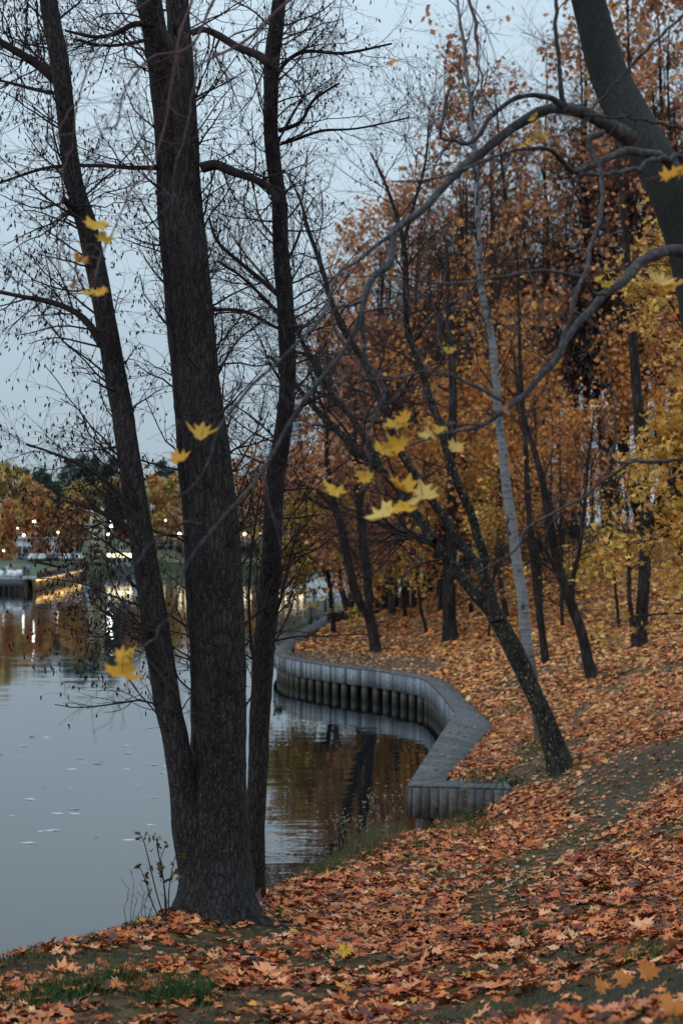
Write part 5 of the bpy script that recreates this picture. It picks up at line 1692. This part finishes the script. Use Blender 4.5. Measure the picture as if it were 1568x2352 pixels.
    mg = lamp_mat('lamp_glow', (1.0, 0.9, 0.62), 14)
    mgw = lamp_mat('lamp_glow_white', (0.95, 1.0, 0.9), 26)
    def gz(px, d):
        dy = d - np.interp((px - CX) / F * d, [p[0] for p in FB[2:]], [p[1] for p in FB[2:]])
        return 2.4
    for k, (px, py, d, sz, mm, lab) in enumerate([(79, 1198, 262, 0.55, mgw, 'tall lit street lamp left of centre among the far left trees'), (55, 1229, 258, 0.5, mgw, 'lit street lamp in front of the low white building'), (134, 1223, 290, 0.42, mg, 'smaller yellowish street lamp before the bare orange trees'),
                                          (258, 1196, 296, 0.8, mgw, 'brightest floodlight mast beside the pale tower, lamp high'), (256, 1209, 296.5, 0.7, mgw, 'floodlight a little lower on the mast beside the pale tower'), (249, 1227, 292, 0.62, mgw, 'round white street lamp just below the floodlights'), (41, 1213, 280, 0.3, mg, 'dim small street lamp left of the tall lit one'), (380, 1195, 372, 0.5, mg, 'yellow street lamp seen between the two left alder stems'),
                                          (9, 1265, 235, 0.35, mg, 'low warm path lamp at the far left edge')]):
        c = P(px, py, d)
        sz *= 0.55
        root = thing('street_lamp', lab, 'street lamp', (c[0], c[1], 1.6), 'street lamps on the far bank')
        bb = np.array([c[0], c[1], 1.6])
        MB().tubes(np.array([(c[0], c[1] + 0.25, 1.6), (c[0], c[1] + 0.25, c[2] * 0.5), (c[0], c[1] + 0.25, c[2] + 0.1)]), np.array([0.09, 0.07, 0.05]), 6).build('pole', mpole, root, False, bb)
        zc = np.array([-1, -0.8, -0.4, 0, 0.4, 0.8, 1.0])
        MB().tubes(np.stack([np.full(7, c[0]), np.full(7, c[1]), c[2] + zc * sz * 0.6], 1), np.sqrt(np.maximum(1.02 - zc ** 2, 0.02)) * sz * 0.6, 10).build('lamp_globe', mg if mm is mg else mgw, root, True, bb)
        cap = MB()
        cap.tubes(np.array([(c[0], c[1] + 0.05, c[2] + sz * 0.6), (c[0], c[1] + 0.05, c[2] + sz * 0.75)]), np.array([sz * 0.5, 0.05]), 8)
        cap.build('cap', mpole, root, False, bb)
    # pale slotted tower
    tw = P(225, 1275, 300)
    root = thing('tower', 'tall pale yellowish tower of stacked slots behind the left alder stem', 'tower', (tw[0], 300, 1.6))
    bb = np.array([tw[0], 300, 1.6])
    mt = plain('tower_stone', (0.42, 0.36, 0.24), 0.8, noise=0.3, nscale=0.8)
    MB().box((tw[0], 300, 1.6), 2.2, 2.2, 10.6).build('core', plain('tower_core', (0.08, 0.075, 0.06), 0.9), root, False, bb)
    for sx in (-1, 1):
        MB().box((tw[0] + sx * 1.1, 299.2, 1.6), 0.85, 1.0, 12.2 if sx < 0 else 12.8).build('pier', mt, root, False, bb)
    for k in range(9):
        MB().box((tw[0], 298.85, 2.4 + k * 1.28), 1.9, 0.5, 0.55).build('ledge', mt, root, False, bb)
    # low buildings
    mwht = plain('white_render', (0.55, 0.56, 0.58), 0.7)
    mgl = plain('dark_glass', (0.03, 0.04, 0.05), 0.2)

    def building(px0, px1, ytop, d, depth, lab, wall, lit=None, roofc=(0.3, 0.31, 0.33), nwin=5, base_z=1.6):
        x0, x1 = (px0 - CX) / F * d, (px1 - CX) / F * d
        zt = CAMZ + (HZ - ytop) / F * d
        bb = np.array([(x0 + x1) / 2, d, base_z])
        root = thing('building', lab, 'building', bb)
        w = x1 - x0
        MB().box(((x0 + x1) / 2, d + depth / 2, base_z - 1), w, depth, zt - base_z + 1).build('wall', wall, root, False, bb)
        MB().box(((x0 + x1) / 2, d + depth / 2 - 0.3, zt + 0.003), w + 0.8, depth + 0.8, 0.4).build('roof', plain('roof_sheet', roofc, 0.7), root, False, bb)
        for k in range(nwin):
            f = MB()
            xc = x0 + w * (k + 0.5) / nwin
            f.box((xc, d - 0.05, base_z + (zt - base_z) * 0.25), w / nwin * 0.7, 0.12, (zt - base_z) * 0.5)
            f.build('window', mgl, root, False, bb)
        if lit:
            for k in range(lit[0]):
                f = MB()
                xc = x0 + w * (k + 0.5) / lit[0]
                f.box((xc, d - 0.2, zt - lit[3]), w / lit[0] * lit[2], 0.2, lit[1])
                f.build('lamp', lamp_mat('lit_band', (1.0, 0.86, 0.52), lit[4]), root, False, bb)
        return root
    building(40, 108, 1238, 285, 10, 'low white flat roofed pavilion behind the far left lawn', mwht, None, (0.6, 0.62, 0.65), 6)
    building(44, 70, 1191, 330, 8, 'bluish white upper storey showing above the far left trees', plain('blue_white', (0.36, 0.42, 0.46), 0.6), None, (0.45, 0.5, 0.54), 3)
    building(340, 700, 1221, 425, 18, 'long low building with a glowing band of lights under its roof across the lake', plain('brown_facade', (0.20, 0.15, 0.11), 0.8), (22, 0.5, 0.55, 0.9, 8), (0.2, 0.19, 0.19), 18)
    building(246, 305, 1268, 305, 5, 'lit kiosk with glowing front beside the pale tower', mwht, (5, 0.8, 0.85, 1.1, 4), (0.35, 0.33, 0.3), 5)
    # white tent by the far water
    c = P(665, 1262, 385)
    root = thing('tent', 'white canopy tent by the far water right of the alder', 'tent', (c[0], 396, 1.7))
    bb = np.array([c[0], 396, 1.7])
    m = MB()
    m.hexa(np.array([(-2.6, -2, 3.2), (2.6, -2, 3.2), (2.6, 2, 3.2), (-2.6, 2, 3.2)]) + bb, np.array([(-0.8, -0.3, 4.6), (1.2, -0.3, 4.6), (1.2, 0.3, 4.6), (-0.8, 0.3, 4.6)]) + bb)
    m.build('canopy', plain('tent_cloth', (0.75, 0.78, 0.82), 0.7), root, False, bb)
    for sx in (-2.5, 2.5):
        for sy in (-1.9, 1.9):
            MB().box(bb + np.array([sx, sy, 0]), 0.1, 0.1, 3.2).build('leg', mpole, root, False, bb)
    # moored white boats below it
    for k, (px, py, L_, lab) in enumerate([(672, 1293, 5.0, 'white moored boat below the white tent'), (700, 1297, 4.2, 'second white boat to the right of the one below the tent')]):
        c = P(px, py, 372)
        root = thing('boat', lab, 'boat', (c[0], 372, 0), 'white boats moored across the lake')
        bb = np.array([c[0], 372, 0.0])
        m = MB()
        xs = np.linspace(-L_ / 2, L_ / 2, 9)
        hw = np.array([0.7, 0.8, 0.9, 0.95, 0.95, 0.9, 0.75, 0.45, 0.05])
        lo = np.concatenate([np.stack([xs, -hw * 0.7, xs * 0 - 0.1], 1), np.stack([xs, hw * 0.7, xs * 0 - 0.1], 1)])
        hi = np.concatenate([np.stack([xs, -hw, xs * 0 + 0.75], 1), np.stack([xs, hw, xs * 0 + 0.75], 1)])
        V = np.vstack([lo, hi]) + bb
        q = []
        for i in range(8):
            q += [(i, i + 1, 18 + i + 1, 18 + i), (9 + i + 1, 9 + i, 27 + i, 27 + i + 1), (18 + i, 18 + i + 1, 27 + i + 1, 27 + i)]
        q += [(9, 0, 18, 27)]
        m.add(V, q)
        m.build('hull', plain('boat_paint', (0.7, 0.72, 0.74), 0.4), root, False, bb)
        MB().box(bb + np.array([-0.4, 0, 0.753]), L_ * 0.35, 1.2, 0.8, 0, None, 0.8).build('cabin', mwht, root, False, bb)
        MB().box(bb + np.array([-0.4, -0.56, 1.0]), L_ * 0.26, 0.1, 0.35).build('window', mgl, root, False, bb)
    # parked cars on the far road
    car = thing('parked_car', '', 'car', (0, 0, 0), 'cars parked along the far road')
    mglass = mgl
    def carbody(col):
        m = MB()
        prof = [(-2.1, 0.35), (-2.1, 0.8), (-1.5, 0.95), (-1.0, 1.42), (0.5, 1.45), (1.1, 0.98), (2.0, 0.82), (2.1, 0.4)]
        n = len(prof)
        A = np.array([(x, -0.85 * (0.82 if z > 1.1 else 1), z) for x, z in prof])
        B = A * np.array([1, -1, 1])
        q = [(i, i + 1, n + i + 1, n + i) for i in range(n - 1)] + [(n - 1, 0, n, 2 * n - 1)]
        t = [(0, i + 1, i) for i in range(1, n - 1)] + [(n, n + i, n + i + 1) for i in range(1, n - 1)]
        m.add(np.vstack([A, B]), q, t)
        return m
    cols = [((0.55, 0.56, 0.58), 'white'), ((0.05, 0.05, 0.06), 'black'), ((0.5, 0.5, 0.47), 'silver'), ((0.6, 0.58, 0.5), 'cream'), ((0.12, 0.14, 0.17), 'slate')]
    spots = [(66, 4), (80, 0), (92, 1), (104, 2), (116, 0), (130, 1), (146, 3), (160, 0), (172, 4), (184, 3)]
    mw2 = plain('tyre', (0.015, 0.015, 0.015), 0.9)
    wheel = MB()
    wheel.tubes(np.array([(0, -0.1, 0), (0, 0.1, 0)]), np.array([0.33, 0.33]), 12)
    for k, (px, ci) in enumerate(spots):
        d = 272
        x = (px - CX) / F * d
        root = thing('parked_car', '%s car, number %d from the left in the row behind the far lawn' % (cols[ci][1], k + 1) if False else {0: 'dark slate car at the left end of the row behind the far lawn', 1: 'white car next to the slate one in the far row', 2: 'black car between two pale ones near the left of the far row', 3: 'silver car right of the first black one in the far row', 4: 'white car in the middle of the far row beside a silver one', 5: 'black car right of the middle of the far row', 6: 'cream car right of the second black one in the far row', 7: 'white car between the cream and the slate one in the far row', 8: 'slate car second from the tower end of the far row', 9: 'cream car at the tower end of the far row'}[k], 'car', (x, d, 3.05), 'cars parked along the far road', rng.uniform(1.2, 1.9) if k % 2 else rng.uniform(-0.2, 0.2))
        carbody(None).build('body', plain('car_paint', cols[ci][0], 0.35, 0.2), root)
        g = MB()
        g.hexa(np.array([(-1.15, -0.8, 1.0), (0.9, -0.8, 1.0), (0.9, 0.8, 1.0), (-1.15, 0.8, 1.0)]), np.array([(-0.95, -0.74, 1.38), (0.45, -0.74, 1.38), (0.45, 0.74, 1.38), (-0.95, 0.74, 1.38)]))
        g.build('window', mglass, root)
        for sx in (-1.35, 1.35):
            for sy in (-0.78, 0.78):
                w = wheel.build('wheel', mw2, root) if k == 0 and sx < 0 and sy < 0 else None
                if w is None:
                    w = wh.copy()
                    COL.objects.link(w)
                    w.parent = root
                else:
                    wh = w
                w.location = (sx, sy, 0.33)
    bpy.data.objects.remove(car)
    # road and hedge behind the lawn
    rd = MB().add([(-300, 266, 3.04), (-46, 266, 3.04), (-46, 280, 3.06), (-300, 280, 3.06)], [(0, 1, 2, 3)])
    tag(rd.build('road', plain('asphalt', (0.06, 0.06, 0.062), 0.9)), 'grey road behind the far lawn', None, kind='structure')


far_bank()


def far_tree(name, seed, h, w, cols, cone=False, n=2600, size=0.75, trunk=0.25, base=0.15):
    rng = np.random.default_rng(seed)
    root = thing(name, '', 'tree', (0, 0, 0))
    z = np.linspace(-0.5, h * 0.95, 12)
    mb = MB()
    stem(mb, np.stack([np.sin(z * 0.3 + seed) * 0.2, np.cos(z * 0.25 + seed) * 0.2, z], 1), trunk * (1 - np.linspace(0, 0.9, 12)), 8, 0.05, 2, seed, 0.3, 0.4)
    mb.build('trunk', M_DARK, root, True)
    # crown: leaf clumps spread over many uneven boughs
    nb = 46
    t = rng.uniform(0, 1, nb)
    zz = h * (base + (1 - base) * t)
    prof = (1 - t) ** 0.8 if cone else np.sin(np.clip(t, 0.02, 0.98) * PI) ** 0.6
    rr = w * prof * rng.uniform(0.55, 1.1, nb)
    a = rng.uniform(0, 2 * PI, nb)
    cc = np.stack([np.cos(a) * rr * 0.75, np.sin(a) * rr * 0.75, zz], 1)
    k = rng.integers(0, nb, n)
    p = cc[k] + rng.normal(size=(n, 3)) * np.array([w * 0.2, w * 0.2, h * 0.035]) * rng.uniform(0.3, 1.2, (n, 1))
    c = pal(nb, rng, cols, None, 0.22)[k] * (1 + rng.normal(size=(n, 1)) * 0.15)
    Lf = MB()
    Lf.leaves(p, rng.normal(size=(n, 3)) + np.array([0, 0, 0.5]), size * rng.lognormal(0, 0.3, n), DIAM, np.clip(c, 0.005, 0.8), rng, 0.5)
    Lf.build('crown', M_TREELEAF, root, False)
    return root


PAL_PINE = [(0.04, 0.075, 0.065), (0.05, 0.09, 0.075), (0.06, 0.10, 0.07)]  # far crown colours are lifted to stand in for haze over the lake
PAL_FARO = [(0.52, 0.27, 0.09), (0.58, 0.32, 0.10), (0.46, 0.22, 0.09)]
PAL_FARY = [(0.54, 0.38, 0.12), (0.46, 0.34, 0.12), (0.60, 0.41, 0.13)]
PAL_FARR = [(0.50, 0.20, 0.07), (0.44, 0.18, 0.07)]
FV = {'pine': far_tree('pine_tree', 201, 23, 4.6, PAL_PINE, False, 2600, 0.8, 0.3, 0.35), 'orange': far_tree('birch_tree', 202, 19, 4.8, PAL_FARO), 'yellow': far_tree('birch_tree', 203, 18, 5.0, PAL_FARY), 'red': far_tree('larch_tree', 204, 12, 2.6, PAL_FARR, True, 1800, 0.55, 0.2, 0.05), 'olive': far_tree('oak_tree', 205, 20, 5.6, [(0.32, 0.25, 0.09), (0.26, 0.22, 0.09), (0.38, 0.27, 0.10)])}
FLAB = {'pine': 'dark green pine rising behind the autumn trees across the lake', 'orange': 'orange leaved tree in the tree belt across the lake', 'yellow': 'golden yellow tree in the tree belt across the lake', 'red': 'narrow rust red conifer shaped tree before the belt across the lake', 'olive': 'olive brown tree in the tree belt across the lake'}
_fu = set()


def putfar(k, px, d, s=1.0, z=None):
    x = (px - CX) / F * d
    z = (2.6 if d < 300 else 4.0 + (d - 300) * 0.03) if z is None else z
    v = FV[k]
    rz = random.uniform(0, 6.28)
    sc = (s * random.uniform(0.9, 1.1), s * random.uniform(0.9, 1.1), s * random.uniform(0.92, 1.08))
    if k not in _fu:
        _fu.add(k)
        v.location, v.rotation_euler, v.scale = (x, d, z), (0, 0, rz), sc
        tag(v, FLAB[k], None, 'tree belt across the lake')
    else:
        dup(v, (x, d, z), rz, sc, FLAB[k], 'tree belt across the lake')


for a in [('yellow', -40, 320, 1.0), ('yellow', 8, 305, 0.98), ('olive', 30, 345, 0.95), ('orange', 62, 318, 0.85), ('pine', 62, 360, 0.9), ('pine', 95, 345, 0.88), ('pine', 112, 325, 0.8), ('orange', 88, 315, 0.8), ('red', 20, 262, 0.9), ('red', 92, 278, 1.0), ('orange', 108, 300, 0.65), ('yellow', 135, 330, 0.8),
          ('yellow', 158, 335, 0.85), ('pine', 160, 365, 0.92), ('orange', 150, 298, 0.6), ('olive', 185, 345, 0.85), ('pine', 190, 370, 0.95), ('orange', 178, 315, 0.7), ('pine', 222, 375, 0.95), ('pine', 255, 360, 0.9), ('olive', 245, 350, 0.8), ('pine', 262, 330, 0.62), ('orange', 285, 350, 0.9), ('pine', 300, 395, 0.95), ('yellow', 318, 385, 0.9),
          ('orange', 350, 415, 0.95), ('yellow', 385, 420, 1.0), ('orange', 405, 440, 1.05), ('pine', 375, 470, 1.1), ('orange', 440, 430, 1.0), ('yellow', 480, 440, 1.0), ('orange', 530, 412, 0.7), ('orange', 555, 445, 1.0), ('yellow', 580, 448, 1.0), ('olive', 600, 452, 1.0), ('pine', 620, 470, 0.95), ('orange', 640, 440, 0.8), ('pine', 665, 470, 0.9),
          ('yellow', 690, 440, 0.9), ('orange', 720, 445, 1.0), ('olive', 760, 450, 1.0), ('orange', 800, 440, 1.0), ('pine', 840, 470, 1.0), ('yellow', 880, 450, 1.0), ('olive', -90, 340, 1.0), ('orange', 395, 405, 0.5), ('yellow', 365, 405, 0.45), ('orange', 545, 408, 0.5), ('orange', 585, 409, 0.55)]:
    putfar(*a)

# ------------------------------------------------------------------ light, sky, camera
w = bpy.data.worlds.new('World')
SC.world = w
w.use_nodes = True
nt = w.node_tree
bg = nt.nodes['Background']
sky = nd(nt, 'ShaderNodeTexSky', sky_type='NISHITA', sun_disc=False)
SUN_EL, SUN_AZ = R(24), R(-120)
sky.sun_elevation = SUN_EL
sky.sun_rotation = SUN_AZ
sky.air_density = 1.0
sky.dust_density = 2.0
hs = nd(nt, 'ShaderNodeHueSaturation', i_Saturation=0.45)
nt.links.new(sky.outputs[0], hs.inputs['Color'])
# an even overcast layer with faint cloud mottling over the clear sky
cl = nd(nt, 'ShaderNodeTexNoise', i_Scale=1.6, i_Detail=4.0)
nt.links.new(coords(nt, (1, 1, 2.2), 'Generated'), cl.inputs['Vector'])
cr = ramp(nt, [(0.3, (2.2, 2.9, 3.45)), (0.7, (2.7, 3.46, 4.0))])
nt.links.new(cl.outputs[0], cr.inputs[0])
# an overcast sky grows brighter towards the zenith
tcw = nd(nt, 'ShaderNodeTexCoord')
spw = nd(nt, 'ShaderNodeSeparateXYZ')
nt.links.new(tcw.outputs['Generated'], spw.inputs[0])
zr = ramp(nt, [(0.0, (0.92, 0.92, 0.92)), (0.06, (0.97, 0.97, 0.97)), (0.3, (1.42, 1.4, 1.4)), (1.0, (3.3, 3.15, 3.1))])
nt.links.new(spw.outputs['Z'], zr.inputs[0])
ov = mixc(nt, cr.outputs[0], zr.outputs[0], 1.0, 'MULTIPLY')
mx = mixc(nt, hs.outputs[0], ov, 0.88)
nt.links.new(mx, bg.inputs['Color'])
bg.inputs['Strength'].default_value = 0.15

sl = bpy.data.lights.new('sun', 'SUN')
sl.energy = 0.6
sl.angle = R(40)
sl.color = (1.0, 0.97, 0.92)
so = bpy.data.objects.new('sun', sl)
COL.objects.link(so)
dv = Vector((math.sin(SUN_AZ) * math.cos(SUN_EL), math.cos(SUN_AZ) * math.cos(SUN_EL), math.sin(SUN_EL)))
so.rotation_euler = (-dv).to_track_quat('-Z', 'Y').to_euler()

cd = bpy.data.cameras.new('camera')
co = bpy.data.objects.new('camera', cd)
COL.objects.link(co)
co.location = (0, 0, CAMZ)
co.rotation_euler = (PI / 2 + PITCH, 0, 0)
cd.sensor_fit = 'VERTICAL'
cd.sensor_height = 36.0
cd.lens = 50.0
cd.clip_start = 0.1
cd.clip_end = 5000
cd.dof.use_dof = True
cd.dof.focus_distance = 13.5
cd.dof.aperture_fstop = 2.3
SC.camera = co

SC.view_settings.view_transform = 'Standard'
SC.view_settings.look = 'None'
SC.view_settings.exposure = 0.12
SC.view_settings.gamma = 1.0
SC.view_settings.use_curve_mapping = False
SC.cycles.max_bounces = 5
SC.cycles.diffuse_bounces = 3
SC.cycles.glossy_bounces = 3
SC.cycles.transmission_bounces = 2
SC.cycles.caustics_reflective = False
SC.cycles.caustics_refractive = False
SC.cycles.sample_clamp_indirect = 4.0
SC.cycles.use_denoising = True
